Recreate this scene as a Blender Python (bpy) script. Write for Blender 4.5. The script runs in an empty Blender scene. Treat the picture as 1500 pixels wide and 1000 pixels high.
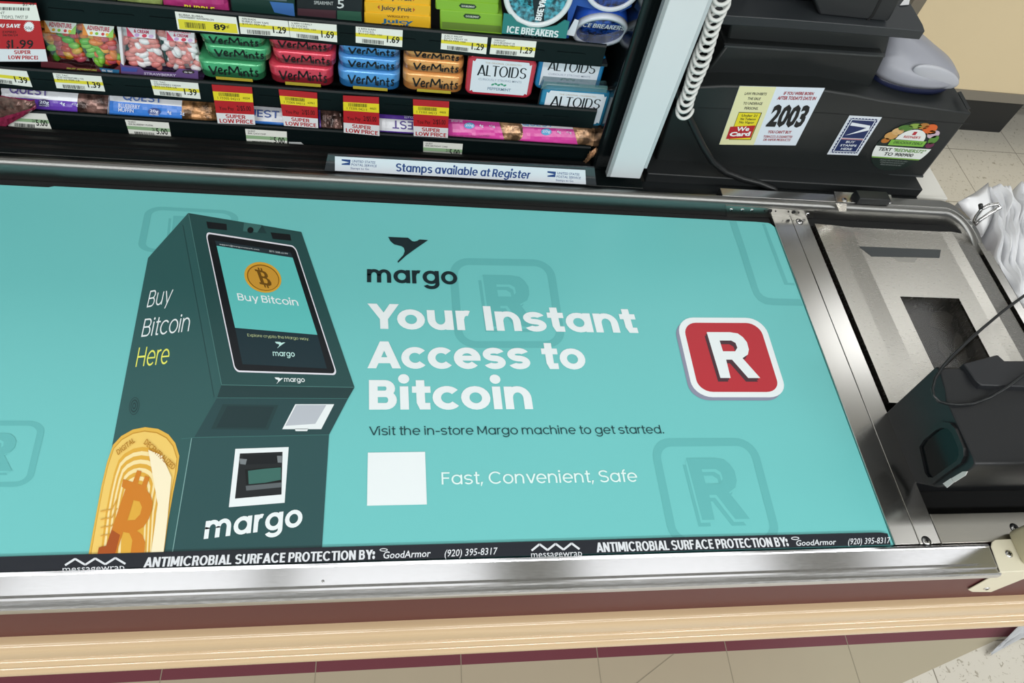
import bpy, bmesh, math, random
from mathutils import Vector, Matrix, noise
from mathutils.geometry import tessellate_polygon

S = bpy.context.scene
COL = S.collection
random.seed(7)
PI = math.pi

# ------------------------------------------------------------------ camera
FPX = 1048.536                                   # focal length in pixels of a 1500 px wide frame
RC = Matrix(((0.9871919, -0.0727018, 0.1420090),
             (0.0196415, -0.8279738, -0.5604226),
             (0.1583235, 0.5560340, -0.8159411)))  # rows: camera right, down, forward in world axes
EYE = Vector((0, 0, 1.66))
cd = bpy.data.cameras.new('camera')
cam = bpy.data.objects.new('camera', cd)
COL.objects.link(cam)
cd.sensor_width = 36
cd.lens = FPX * 36 / 1500
cd.clip_start = 0.02
cam.matrix_world = Matrix(((RC[0][0], -RC[1][0], -RC[2][0], EYE.x),
                           (RC[0][1], -RC[1][1], -RC[2][1], EYE.y),
                           (RC[0][2], -RC[1][2], -RC[2][2], EYE.z),
                           (0, 0, 0, 1)))
S.camera = cam


def ray(px, py):
    return RC.transposed() @ Vector(((px - 750) / FPX, (py - 500) / FPX, 1.0))


def P(px, py, axis, val):
    """the point of the plane axis=val that the photograph shows at (px, py)"""
    d = ray(px, py)
    return EYE + d * ((val - EYE[axis]) / d[axis])


def PP(px, py, p0, n):
    """the point the photograph shows at (px, py) on the plane through p0 square to n"""
    d = ray(px, py)
    return EYE + d * ((p0 - EYE).dot(n) / d.dot(n))


def Q(v):
    """where the photograph shows a point"""
    d = RC @ (Vector(v) - EYE)
    return (750 + FPX * d.x / d.z, 500 + FPX * d.y / d.z)


# ------------------------------------------------------------------ light
W = bpy.data.worlds.new('store')
S.world = W
W.use_nodes = True
W.node_tree.nodes['Background'].inputs[0].default_value = (0.90, 0.95, 1.0, 1)
W.node_tree.nodes['Background'].inputs[1].default_value = 0.24


def area(x, y, z, sx, sy, power, rot=(0, 0, 0), col=(0.98, 0.995, 1.0)):
    l = bpy.data.lights.new('ceiling_tube_light', 'AREA')
    l.shape = 'RECTANGLE'
    l.size, l.size_y, l.energy, l.color = sx, sy, power, col
    o = bpy.data.objects.new('ceiling_tube_light', l)
    o.location = (x, y, z)
    o.rotation_euler = rot
    COL.objects.link(o)


# rows of fluorescent fixtures under the store ceiling, running along the counter
for (xa, xb) in ((-4.4, -3.3), (-3.1, -1.95), (-1.75, -.62), (-.46, .46), (.92, 1.95), (2.55, 3.5), (3.8, 4.9)):
    area((xa + xb) / 2, 1.02, 3.6, xb - xa, 0.46, 2.2 * (xb - xa))
    area((xa + xb) / 2 + .15, 2.5, 3.6, xb - xa, 0.55, 6.0 * (xb - xa))
for ly, pw in ((-1.3, 14), (-3.4, 46), (5.6, 4)):
    for k in range(8):
        area(-5.0 + 1.45 * k, ly, 3.6, 1.2, 0.26, pw)
S.view_settings.view_transform = 'Standard'
S.view_settings.look = 'None'
S.view_settings.gamma = 1
S.view_settings.exposure = 0.03

# ------------------------------------------------------------------ materials


def lin(c):
    if isinstance(c, str):
        c = tuple(int(c[i:i + 2], 16) for i in (0, 2, 4))
    return tuple(((v / 255) / 12.92 if v / 255 <= 0.04045 else ((v / 255 + 0.055) / 1.055) ** 2.4) for v in c) + (1,)


MATS = {}


def mat(name, c, rough=0.5, metal=0.0, spec=0.5, coat=0.0, noise_amt=0.0, noise_scale=30, bump=0.0, stretch=(1, 1, 1), alpha=1.0, rvar=0.0):
    if name in MATS:
        return MATS[name]
    m = bpy.data.materials.new(name)
    m.use_nodes = True
    nt = m.node_tree
    b = nt.nodes['Principled BSDF']
    b.inputs['Base Color'].default_value = lin(c)
    b.inputs['Roughness'].default_value = rough
    b.inputs['Metallic'].default_value = metal
    b.inputs['Specular IOR Level'].default_value = spec
    b.inputs['Coat Weight'].default_value = coat
    b.inputs['Coat Roughness'].default_value = 0.08
    b.inputs['Alpha'].default_value = alpha
    if noise_amt or bump or rvar:
        tc = nt.nodes.new('ShaderNodeTexCoord')
        mp = nt.nodes.new('ShaderNodeMapping')
        mp.inputs['Scale'].default_value = stretch
        n = nt.nodes.new('ShaderNodeTexNoise')
        n.inputs['Scale'].default_value = noise_scale
        n.inputs['Detail'].default_value = 6
        nt.links.new(tc.outputs['Object'], mp.inputs[0])
        nt.links.new(mp.outputs[0], n.inputs['Vector'])
        if noise_amt:
            mx = nt.nodes.new('ShaderNodeMix')
            mx.data_type = 'RGBA'
            l = lin(c)
            mx.inputs[6].default_value = tuple(v * (1 - noise_amt) for v in l[:3]) + (1,)
            mx.inputs[7].default_value = tuple(min(1, v * (1 + noise_amt)) for v in l[:3]) + (1,)
            if noise_amt > .5:
                cr = nt.nodes.new('ShaderNodeMapRange')
                cr.inputs['From Min'].default_value, cr.inputs['From Max'].default_value = .38, .62
                nt.links.new(n.outputs['Fac'], cr.inputs['Value'])
                nt.links.new(cr.outputs[0], mx.inputs[0])
            else:
                nt.links.new(n.outputs['Fac'], mx.inputs[0])
            nt.links.new(mx.outputs[2], b.inputs['Base Color'])
        if rvar:
            mr = nt.nodes.new('ShaderNodeMapRange')
            mr.inputs['To Min'].default_value = max(0.02, rough - rvar)
            mr.inputs['To Max'].default_value = rough + rvar
            nt.links.new(n.outputs['Fac'], mr.inputs['Value'])
            nt.links.new(mr.outputs[0], b.inputs['Roughness'])
        if bump:
            bp = nt.nodes.new('ShaderNodeBump')
            bp.inputs['Strength'].default_value = bump
            bp.inputs['Distance'].default_value = 0.002
            nt.links.new(n.outputs['Fac'], bp.inputs['Height'])
            nt.links.new(bp.outputs[0], b.inputs['Normal'])
    MATS[name] = m
    return m


def clear_mat(name, tint, gloss=0.12):
    if name in MATS:
        return MATS[name]
    m = bpy.data.materials.new(name)
    m.use_nodes = True
    nt = m.node_tree
    nt.nodes.remove(nt.nodes['Principled BSDF'])
    t = nt.nodes.new('ShaderNodeBsdfTransparent')
    t.inputs[0].default_value = lin(tint)
    g = nt.nodes.new('ShaderNodeBsdfGlossy')
    g.inputs['Roughness'].default_value = 0.08
    mx = nt.nodes.new('ShaderNodeMixShader')
    mx.inputs[0].default_value = gloss
    nt.links.new(t.outputs[0], mx.inputs[1])
    nt.links.new(g.outputs[0], mx.inputs[2])
    nt.links.new(mx.outputs[0], nt.nodes['Material Output'].inputs[0])
    MATS[name] = m
    return m


def ink(hexc, rough=0.45):
    """a printed colour"""
    return mat('ink_' + hexc + ('' if rough == 0.45 else '_%d' % int(rough * 100)), hexc, rough, spec=0.35)


def vinyl(hexc):
    return ink(hexc, 0.38)


STEEL = mat('brushed_steel', 'c4c2be', 0.20, 1.0, noise_amt=0.02, noise_scale=160, stretch=(8, 1, 1), rvar=0.015)
STEEL_X = mat('brushed_steel_rail', 'cfcfd2', 0.16, 1.0, noise_amt=0.06, noise_scale=110, stretch=(1, 5, 5), rvar=0.05)
CHROME = mat('chrome', 'd0d0d0', 0.2, 1.0)
BLACKP = mat('black_plastic', '1a1e1e', 0.46, noise_amt=0.05, noise_scale=400, bump=0.06)
BLACKD = mat('black_satin', '14181a', 0.35)
BLACKM = mat('black_matte', '0b0c0d', 0.7)
GREENBLACK = mat('dark_green_black_lip', '081213', 0.36, spec=.22)
CREAM = mat('cream_paint', 'd8d2bb', 0.40)

# ------------------------------------------------------------------ objects and meshes
ORG = {}


def tag(o, label=None, cat=None, group=None, kind=None):
    if label: o['label'] = label
    if cat: o['category'] = cat
    if group: o['group'] = group
    if kind: o['kind'] = kind
    return o


def empty(name, loc, label, cat, group=None):
    o = bpy.data.objects.new(name, None)
    o.location = loc
    o.empty_display_size = 0.02
    COL.objects.link(o)
    ORG[o.name] = Vector(loc)
    return tag(o, label, cat, group)


class MB:
    """collects shapes given in world coordinates and links them as one mesh object"""

    def __init__(s):
        s.v, s.f, s.m, s.mats, s.sm = [], [], [], [], []
        s.cur = 0
        s.smooth = False

    def use(s, m):
        if m not in s.mats:
            s.mats.append(m)
        s.cur = s.mats.index(m)
        return s

    def add(s, verts, faces, smooth=None):
        k = len(s.v)
        s.v += [Vector(p) for p in verts]
        for f in faces:
            s.f.append([i + k for i in f])
            s.m.append(s.cur)
            s.sm.append(s.smooth if smooth is None else smooth)
        return s

    def box(s, x0, x1, y0, y1, z0, z1):
        return s.hexa([(x0, y0, z0), (x1, y0, z0), (x1, y1, z0), (x0, y1, z0), (x0, y0, z1), (x1, y0, z1), (x1, y1, z1), (x0, y1, z1)])

    def hexa(s, p):
        return s.add(p, [(0, 3, 2, 1), (4, 5, 6, 7), (0, 1, 5, 4), (1, 2, 6, 5), (2, 3, 7, 6), (3, 0, 4, 7)])

    def loops(s, ls, closed=True, cap=True, smooth=None):
        n = len(ls[0])
        fs = []
        for i in range(len(ls) - 1):
            for j in range(n if closed else n - 1):
                a, b = i * n + j, i * n + (j + 1) % n
                fs.append((a, b, b + n, a + n))
        if cap and closed:
            fs.append(tuple(reversed(range(n))))
            fs.append(tuple((len(ls) - 1) * n + j for j in range(n)))
        return s.add([p for l in ls for p in l], fs, smooth)

    def prism(s, prof, axis, a, b, smooth=None):
        """a 2-D profile (list of pairs of the two other axes) extruded along axis from a to b"""
        def at(q, t):
            q = list(q)
            q.insert(axis, t)
            return q
        return s.loops([[at(q, a) for q in prof], [at(q, b) for q in prof]], smooth=smooth)

    def slab(s, pts, d):
        """a planar outline (3-D points) given thickness d (a vector)"""
        d = Vector(d)
        pts = [Vector(p) for p in pts]
        n = len(pts)
        tri = tessellate_polygon([pts])
        vs = pts + [p + d for p in pts]
        fs = [tuple(t) for t in tri] + [tuple(n + i for i in reversed(t)) for t in tri]
        fs += [(i, (i + 1) % n, n + (i + 1) % n, n + i) for i in range(n)]
        return s.add(vs, fs)

    def tube(s, pts, r, n=10, cap=True):
        pts = [Vector(p) for p in pts]
        ls = []
        up = Vector((0, 0, 1))
        last = None
        for i, p in enumerate(pts):
            t = (pts[min(i + 1, len(pts) - 1)] - pts[max(i - 1, 0)]).normalized()
            if last is None:
                a = t.cross(up if abs(t.z) < 0.9 else Vector((1, 0, 0))).normalized()
            else:
                a = (last - t * last.dot(t)).normalized()
            last = a
            b = t.cross(a)
            rr = r[i] if isinstance(r, (list, tuple)) else r
            ls.append([p + (a * math.cos(q) + b * math.sin(q)) * rr for q in [2 * PI * k / n for k in range(n)]])
        return s.loops(ls, cap=cap, smooth=True)

    def lathe(s, prof, c, ax, n=32):
        """(radius, height) pairs turned round axis ax through c"""
        ax = Vector(ax).normalized()
        a = ax.cross(Vector((0, 0, 1)) if abs(ax.z) < 0.9 else Vector((1, 0, 0))).normalized()
        b = ax.cross(a)
        c = Vector(c)
        ls = [[c + ax * h + (a * math.cos(q) + b * math.sin(q)) * r for q in [2 * PI * k / n for k in range(n)]] for r, h in prof]
        return s.loops(ls, smooth=True)

    def ball(s, c, rx, ry, rz, nu=12, nv=8, rot=None):
        c = Vector(c)
        vs, fs = [], []
        for i in range(nv + 1):
            th = PI * i / nv
            for j in range(nu):
                ph = 2 * PI * j / nu
                q = Vector((rx * math.sin(th) * math.cos(ph), ry * math.sin(th) * math.sin(ph), rz * math.cos(th)))
                if rot: q = rot @ q
                vs.append(c + q)
        for i in range(nv):
            for j in range(nu):
                fs.append((i * nu + j, i * nu + (j + 1) % nu, (i + 1) * nu + (j + 1) % nu, (i + 1) * nu + j))
        return s.add(vs, fs, True)

    def rbox(s, c, sx, sy, sz, r, rot=None, n=4):
        """box with the four upright edges rounded by r, upright along local z"""
        c = Vector(c)
        out = []
        for (cx, cy, a0) in ((sx / 2 - r, sy / 2 - r, 0), (-sx / 2 + r, sy / 2 - r, 90), (-sx / 2 + r, -sy / 2 + r, 180), (sx / 2 - r, -sy / 2 + r, 270)):
            for k in range(n + 1):
                a = math.radians(a0 + 90 * k / n)
                out.append((cx + r * math.cos(a), cy + r * math.sin(a)))
        ls = []
        e = min(r * 0.25, sz * 0.2)
        for z, sc in ((-sz / 2, 1 - 2 * e / sx), (-sz / 2 + e, 1), (sz / 2 - e, 1), (sz / 2, 1 - 2 * e / sx)):
            l = [Vector((x * sc, y * (sc if sc == 1 else 1 - 2 * e / sy), z)) for x, y in out]
            ls.append([c + (rot @ p if rot else p) for p in l])
        return s.loops(ls)

    def build(s, name, parent=None, bev=0, seg=2, subd=0, label=None, mats=None, merge=False):
        me = bpy.data.meshes.new(name)
        o = bpy.data.objects.new(name, me)
        if parent:
            org = ORG[parent.name]
        elif s.v:
            xs = [p.x for p in s.v]; ys = [p.y for p in s.v]; zs = [p.z for p in s.v]
            org = Vector(((min(xs) + max(xs)) / 2, (min(ys) + max(ys)) / 2, min(zs)))
        me.from_pydata([p - org for p in s.v], [], s.f)
        for m in s.mats or [BLACKP]:
            me.materials.append(m)
        me.polygons.foreach_set('material_index', s.m)
        me.polygons.foreach_set('use_smooth', s.sm)
        COL.objects.link(o)
        ORG[o.name] = org
        if parent:
            o.parent = parent
        else:
            o.location = org
        bm = bmesh.new()
        bm.from_mesh(me)
        if not merge == 'print':
            bmesh.ops.recalc_face_normals(bm, faces=bm.faces)
        bm.to_mesh(me)
        bm.free()
        if bev:
            b = o.modifiers.new('bevel', 'BEVEL')
            b.width, b.segments, b.limit_method, b.angle_limit = bev, seg, 'ANGLE', math.radians(35)
            b.harden_normals = False
            for p in me.polygons: p.use_smooth = True
            if hasattr(me, 'set_sharp_from_angle'):
                me.set_sharp_from_angle(angle=math.radians(50))
        if subd:
            b = o.modifiers.new('subd', 'SUBSURF')
            b.levels = b.render_levels = subd
        if label: o['label'] = label
        return o


def copy_tree(o, parent=None, delta=None, rz=0.0):
    c = o.copy()
    COL.objects.link(c)
    ORG[c.name] = ORG[o.name].copy()
    if parent:
        c.parent = parent
    else:
        if delta is not None: c.location = o.location + Vector(delta)
        c.rotation_euler.z = o.rotation_euler.z + rz
    for ch in [k for k in bpy.data.objects if k.parent == o]:
        copy_tree(ch, c)
    return c


# ------------------------------------------------------------------ lettering: the built-in face, and a round geometric face drawn here
_FC = {}


def face_text(body, bold=0.0, res=3):
    k = (body, bold, res)
    if k in _FC: return _FC[k]
    cu = bpy.data.curves.new('t', 'FONT')
    cu.body = body
    cu.resolution_u = res
    cu.offset = bold
    o = bpy.data.objects.new('t', cu)
    COL.objects.link(o)
    dg = bpy.context.evaluated_depsgraph_get()
    me = o.evaluated_get(dg).to_mesh()
    v = [(p.co.x, p.co.y) for p in me.vertices]
    f = [tuple(p.vertices) for p in me.polygons]
    o.evaluated_get(dg).to_mesh_clear()
    bpy.data.objects.remove(o)
    bpy.data.curves.remove(cu)
    _FC[k] = (v, f)
    return _FC[k]


XH, CAP, ASC = 0.55, 0.70, 0.74


def _arc(cx, cy, rx, ry, a0, a1, n=14):
    return [(cx + rx * math.cos(math.radians(a0 + (a1 - a0) * i / n)), cy + ry * math.sin(math.radians(a0 + (a1 - a0) * i / n))) for i in range(n + 1)]


def _ring(cx, cy, rx, ry, w, h, a0=0, a1=360, n=20):
    o = _arc(cx, cy, rx, ry, a0, a1, n)
    i = _arc(cx, cy, rx - w, ry - h, a0, a1, n)
    return [[o[k], o[k + 1], i[k + 1], i[k]] for k in range(n)]


def _bar(x0, y0, x1, y1):
    return [[(x0, y0), (x1, y0), (x1, y1), (x0, y1)]]


def glyph(c, w, h=None):
    """polygons and advance of one letter with stem width w"""
    h = h or w * 0.88
    ow = 0.54 + 0.42 * w                    # width of the round letters
    nw = 0.44 + 0.75 * w
    r = ow / 2
    q = XH / 2
    sb = 0.075 - 0.22 * w
    rb = 0.045 - 0.1 * w
    dot = w * 0.62 + 0.008
    if c == ' ': return [], 0.24
    if c == 'o': return _ring(r, q, r, q + .01, w, h), ow + 2 * rb
    if c == 'c': return _ring(r, q, r, q + .01, w, h, 42, 318), ow * .87 + 2 * rb
    if c == 'e': return _ring(r, q, r, q + .01, w, h, 0, 318) + _bar(w * .6, q - h * .42, ow - .004, q + h * .42), ow + 2 * rb
    if c in 'adgq':
        g = _ring(r, q, r, q + .01, w, h)
        if c == 'a': g += _bar(ow - w, 0, ow, XH)
        if c == 'd': g += _bar(ow - w, 0, ow, ASC)
        if c == 'q': g += _bar(ow - w, -.2, ow, XH)
        if c == 'g':
            g += _bar(ow - w, 0, ow, XH) + _ring(r, 0, r, .225, w, h, 205, 360, 12)
        return g, ow + sb + rb
    if c in 'bp':
        g = _ring(r, q, r, q + .01, w, h) + (_bar(0, 0, w, ASC) if c == 'b' else _bar(0, -.2, w, XH))
        return g, ow + sb + rb
    if c in 'nhu':
        t = nw / 2
        g = _ring(t, XH - t, t, t + .01, w, h, 0, 180, 14)
        g += _bar(nw - w, 0, nw, XH - t) + _bar(0, 0, w, ASC if c == 'h' else XH)
        if c == 'u': g = [[(nw - x, XH - y) for x, y in p] for p in g]
        return g, nw + 2 * sb
    if c == 'm':
        mw = nw * .92
        t = mw / 2
        g = _bar(0, 0, w, XH)
        for k in (0, mw - w):
            g += _ring(k + t, XH - t, t, t + .01, w, h, 0, 180, 12) + _bar(k + mw - w, 0, k + mw, XH - t)
        return g, 2 * mw - w + 2 * sb
    if c == 'r':
        t = nw * .42
        return _bar(0, 0, w, XH) + _ring(t + .01, XH - t, t, t + .01, w, h, 70, 180, 8), t + w * .55 + sb + .03
    if c == 'i': return _bar(0, 0, w, XH) + [_arc(w / 2, XH + dot * 1.0 + .065, dot, dot, 0, 345, 14)], w + 2 * sb
    if c == 'l': return _bar(0, 0, w, ASC), w + 2 * sb
    if c == 't':
        b = .085
        return _bar(b, .0 + h, b + w, .70) + _bar(0, XH - h, b + w + .12, XH) + _bar(b + w * .35, 0, b + w + .10, h) + [[(b, h), (b + w * .35, 0), (b + w * .5, h)]], b + w + .12 + rb * 1.2
    if c == 'f':
        b = .07
        return _bar(b, 0, b + w, .58) + _bar(0, XH - h, b + w + .12, XH) + _ring(b + .12 + w * .5, .58, .12 + w * .5, .17, w, h, 88, 180, 8), b + w + .13 + rb * .6
    if c in 'sS':
        H = XH if c == 's' else CAP
        sw = (.42 + .55 * w) if c == 's' else (.5 + .6 * w)
        ry = (H + .02 - h) / 4
        R1 = (sw / 2, ry + h / 2)
        g = _ring(sw / 2, H + .01 - h / 2 - ry, R1[0], R1[1], w, h, 25, 286, 16)
        g += _ring(sw / 2, h / 2 + ry - .01, R1[0], R1[1], w, h, -155, 106, 16)
        return g, sw + 2 * rb
    if c in 'vywVY' or c in 'kx':
        k = w * 1.08
        if c in 'vV':
            H, A = (XH, .52 + .3 * w) if c == 'v' else (CAP, .66 + .3 * w)
            return [[(0, H), (k, H), (A / 2 + k / 2, 0), (A / 2 - k / 2, 0)], [(A, H), (A - k, H), (A / 2 - k / 2, 0), (A / 2 + k / 2, 0)]], A + .01
        if c == 'y':
            A = .54 + .3 * w
            dx = A / 2 * (.2 / XH)
            return [[(0, XH), (k, XH), (A / 2 + k / 2, 0), (A / 2 - k / 2, 0)],
                    [(A, XH), (A - k, XH), (A / 2 - k / 2 - dx, -.2), (A / 2 + k / 2 - dx, -.2)]], A + .01
        if c == 'w':
            A = .80 + .6 * w
            B = A / 4
            out = []
            for s0, s1 in ((0, 1), (2, 1), (2, 3), (4, 3)):
                xa, xb = s0 * B, s1 * B
                out.append([(xa - k / 2 + (k / 2 if s0 == 0 else -k / 2 if s0 == 4 else 0), XH), (xa + k / 2 + (k / 2 if s0 == 0 else -k / 2 if s0 == 4 else 0), XH), (xb + k / 2, 0), (xb - k / 2, 0)])
            return out, A + .01
        if c == 'Y':
            A = .64 + .3 * w
            m = .30
            return _bar(A / 2 - w / 2, 0, A / 2 + w / 2, m) + [[(0, CAP), (k * 1.08, CAP), (A / 2 + w / 2, m), (A / 2 - w / 2, m - .03)],
                                                              [(A, CAP), (A - k * 1.08, CAP), (A / 2 - w / 2, m), (A / 2 + w / 2, m - .03)]], A - .06
        A = .48 + .3 * w
        if c == 'x': return [[(0, XH), (k, XH), (A, 0), (A - k, 0)], [(A, XH), (A - k, XH), (0, 0), (k, 0)]], A + .02
        return _bar(0, 0, w, ASC) + [[(w * .6, .2), (A - k, XH), (A, XH), (w * .6, .08)], [(w + .05, .25), (w + .16, .34), (A + .02, 0), (A - k, 0)]], A + sb
    if c == 'A':
        A = .68 + .3 * w
        k = w * 1.08
        return [[(A / 2 - k / 2, CAP), (A / 2 + k / 2, CAP), (k, 0), (0, 0)], [(A / 2 - k / 2, CAP), (A / 2 + k / 2, CAP), (A, 0), (A - k, 0)],
                [(A * .2, .13), (A * .8, .13), (A * .8 - .035, .13 + h), (A * .2 + .035, .13 + h)]], A + .01
    if c == 'O': return _ring(.37, CAP / 2, .37, CAP / 2 + .01, w, h), .74 + 2 * rb
    if c == 'Q': return _ring(.37, CAP / 2, .37, CAP / 2 + .01, w, h) + [[(.40, .16), (.50, .22), (.76, -.06), (.62, -.06)]], .76 + 2 * rb
    if c == 'N':
        A = .56 + .4 * w
        return _bar(0, 0, w, CAP) + _bar(A - w, 0, A, CAP) + [[(0, CAP), (w * 1.1, CAP), (A, 0), (A - w * 1.1, 0)]], A + 2 * sb
    if c == 'T':
        A = .52 + .3 * w
        return _bar(0, CAP - h, A, CAP) + _bar(A / 2 - w / 2, 0, A / 2 + w / 2, CAP - h * .5), A + rb
    if c == 'L': return _bar(0, 0, w, CAP) + _bar(w * .5, 0, .38 + .35 * w, h), .38 + .35 * w + sb + .02
    if c == 'U':
        A = .54 + .4 * w
        return _bar(0, A / 2, w, CAP) + _bar(A - w, A / 2, A, CAP) + _ring(A / 2, A / 2, A / 2, A / 2 + .01, w, h, 180, 360, 14), A + 2 * sb
    if c == 'G':
        return _ring(.37, CAP / 2, .37, CAP / 2 + .01, w, h, 40, 350) + _bar(.40, .30, .735, .30 + h), .76 + 2 * rb
    if c == 'W':
        A = .98 + .4 * w
        k, B = w * 1.05, (.98 + .4 * w) / 4
        q_ = lambda x: min(max(x, k / 2), A - k / 2)
        return [[(q_(a * B) - k / 2, CAP), (q_(a * B) + k / 2, CAP), (e * B + k / 2, 0), (e * B - k / 2, 0)] for a, e in ((0, 1), (2, 1), (2, 3), (4, 3))], A + .01
    if c == 'K':
        A = .50 + .4 * w
        k = w * 1.15
        return _bar(0, 0, w, CAP) + [[(w * .8, .34), (A - k, CAP), (A, CAP), (w * .8, .17)], [(w + .06, .33), (w + .19, .46), (A + .03, 0), (A + .03 - k, 0)]], A + sb
    if c == 'X':
        A = .56 + .4 * w
        k = w * 1.15
        return [[(0, CAP), (k, CAP), (A, 0), (A - k, 0)], [(A, CAP), (A - k, CAP), (0, 0), (k, 0)]], A + .02
    if c == ':': return [_arc(dot, y, dot, dot, 0, 345, 12) for y in (dot, .46)], 2 * dot + .09
    if c == '!': return [_arc(w / 2, dot, dot, dot, 0, 345, 12), [(0, CAP), (w, CAP), (w * .75, .22), (w * .25, .22)]], w + 2 * sb
    if c in 'BDPR':
        bw = .48 + .45 * w
        g = _bar(0, 0, w, CAP)
        if c == 'B':
            y = .37
            for y0, y1, e in ((0, y + h / 2, 0), (y - h / 2, CAP, -.03)):
                R = (y1 - y0) / 2
                xx = bw + e - R
                g += _bar(w * .5, y0, xx, y0 + h) + _bar(w * .5, y1 - h, xx, y1) + _ring(xx, (y0 + y1) / 2, R, R, w, h, -90, 90, 10)
        if c == 'D':
            R = CAP / 2
            xx = bw + .08 - R * .9
            g += _bar(w * .5, 0, xx, h) + _bar(w * .5, CAP - h, xx, CAP) + _ring(xx, R, R * .9, R, w, h, -90, 90, 14)
            bw += .08
        if c in 'PR':
            y0 = .27
            R = (CAP - y0) / 2
            xx = bw - R
            g += _bar(w * .5, y0, xx, y0 + h) + _bar(w * .5, CAP - h, xx, CAP) + _ring(xx, y0 + R, R, R, w, h, -90, 90, 10)
            if c == 'R': g += [[(xx - w * .45, y0 + h * .6), (xx + w * .65, y0 + h * .4), (bw + .03, 0), (bw + .03 - w * 1.15, 0)]]
        return g, bw + sb + rb
    if c == 'C':
        return _ring(.36 + .2 * w, CAP / 2, .36 + .2 * w, CAP / 2 + .01, w, h, 40, 320), .70 + .4 * w + rb
    if c in 'EFH':
        bw = .40 + .4 * w
        if c == 'H':
            bw = .56 + .4 * w
            return _bar(0, 0, w, CAP) + _bar(bw - w, 0, bw, CAP) + _bar(w * .5, .32, bw - w * .5, .32 + h), bw + 2 * sb
        g = _bar(0, 0, w, CAP) + _bar(w * .5, CAP - h, bw, CAP) + _bar(w * .5, .32, bw * .93, .32 + h)
        if c == 'E': g += _bar(w * .5, 0, bw, h)
        return g, bw + sb + rb
    if c == 'I': return _bar(0, 0, w, CAP), w + 2 * sb
    if c == 'M':
        A = .66 + .5 * w
        k = w
        return _bar(0, 0, w, CAP) + _bar(A - w, 0, A, CAP) + [[(0, CAP), (k * 1.15, CAP), (A / 2 + k * .45, .12), (A / 2 - k * .45, .12)],
                                                             [(A, CAP), (A - k * 1.15, CAP), (A / 2 - k * .45, .12), (A / 2 + k * .45, .12)]], A + 2 * sb
    if c == '.': return [_arc(dot, dot, dot, dot, 0, 345, 12)], 2 * dot + .09
    if c == ',': return [[(.02, .12), (w + .04, .12), (w * .4, -.12), (0, -.12)]], w + .11
    if c == '-': return _bar(0, .24, .32, .24 + h), .32 + 2 * rb
    return [], .2


def round_text(body, w, h=None):
    out, x = [], 0.0
    for c in body:
        g, a = glyph(c, w, h)
        out += [[(px + x, py) for px, py in p] for p in g]
        x += a
    xs = [p[0] for g in out for p in g]
    x0, x1 = min(xs), max(xs)
    return [[((px - x0) / (x1 - x0), py) for px, py in p] for p in out]


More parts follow.
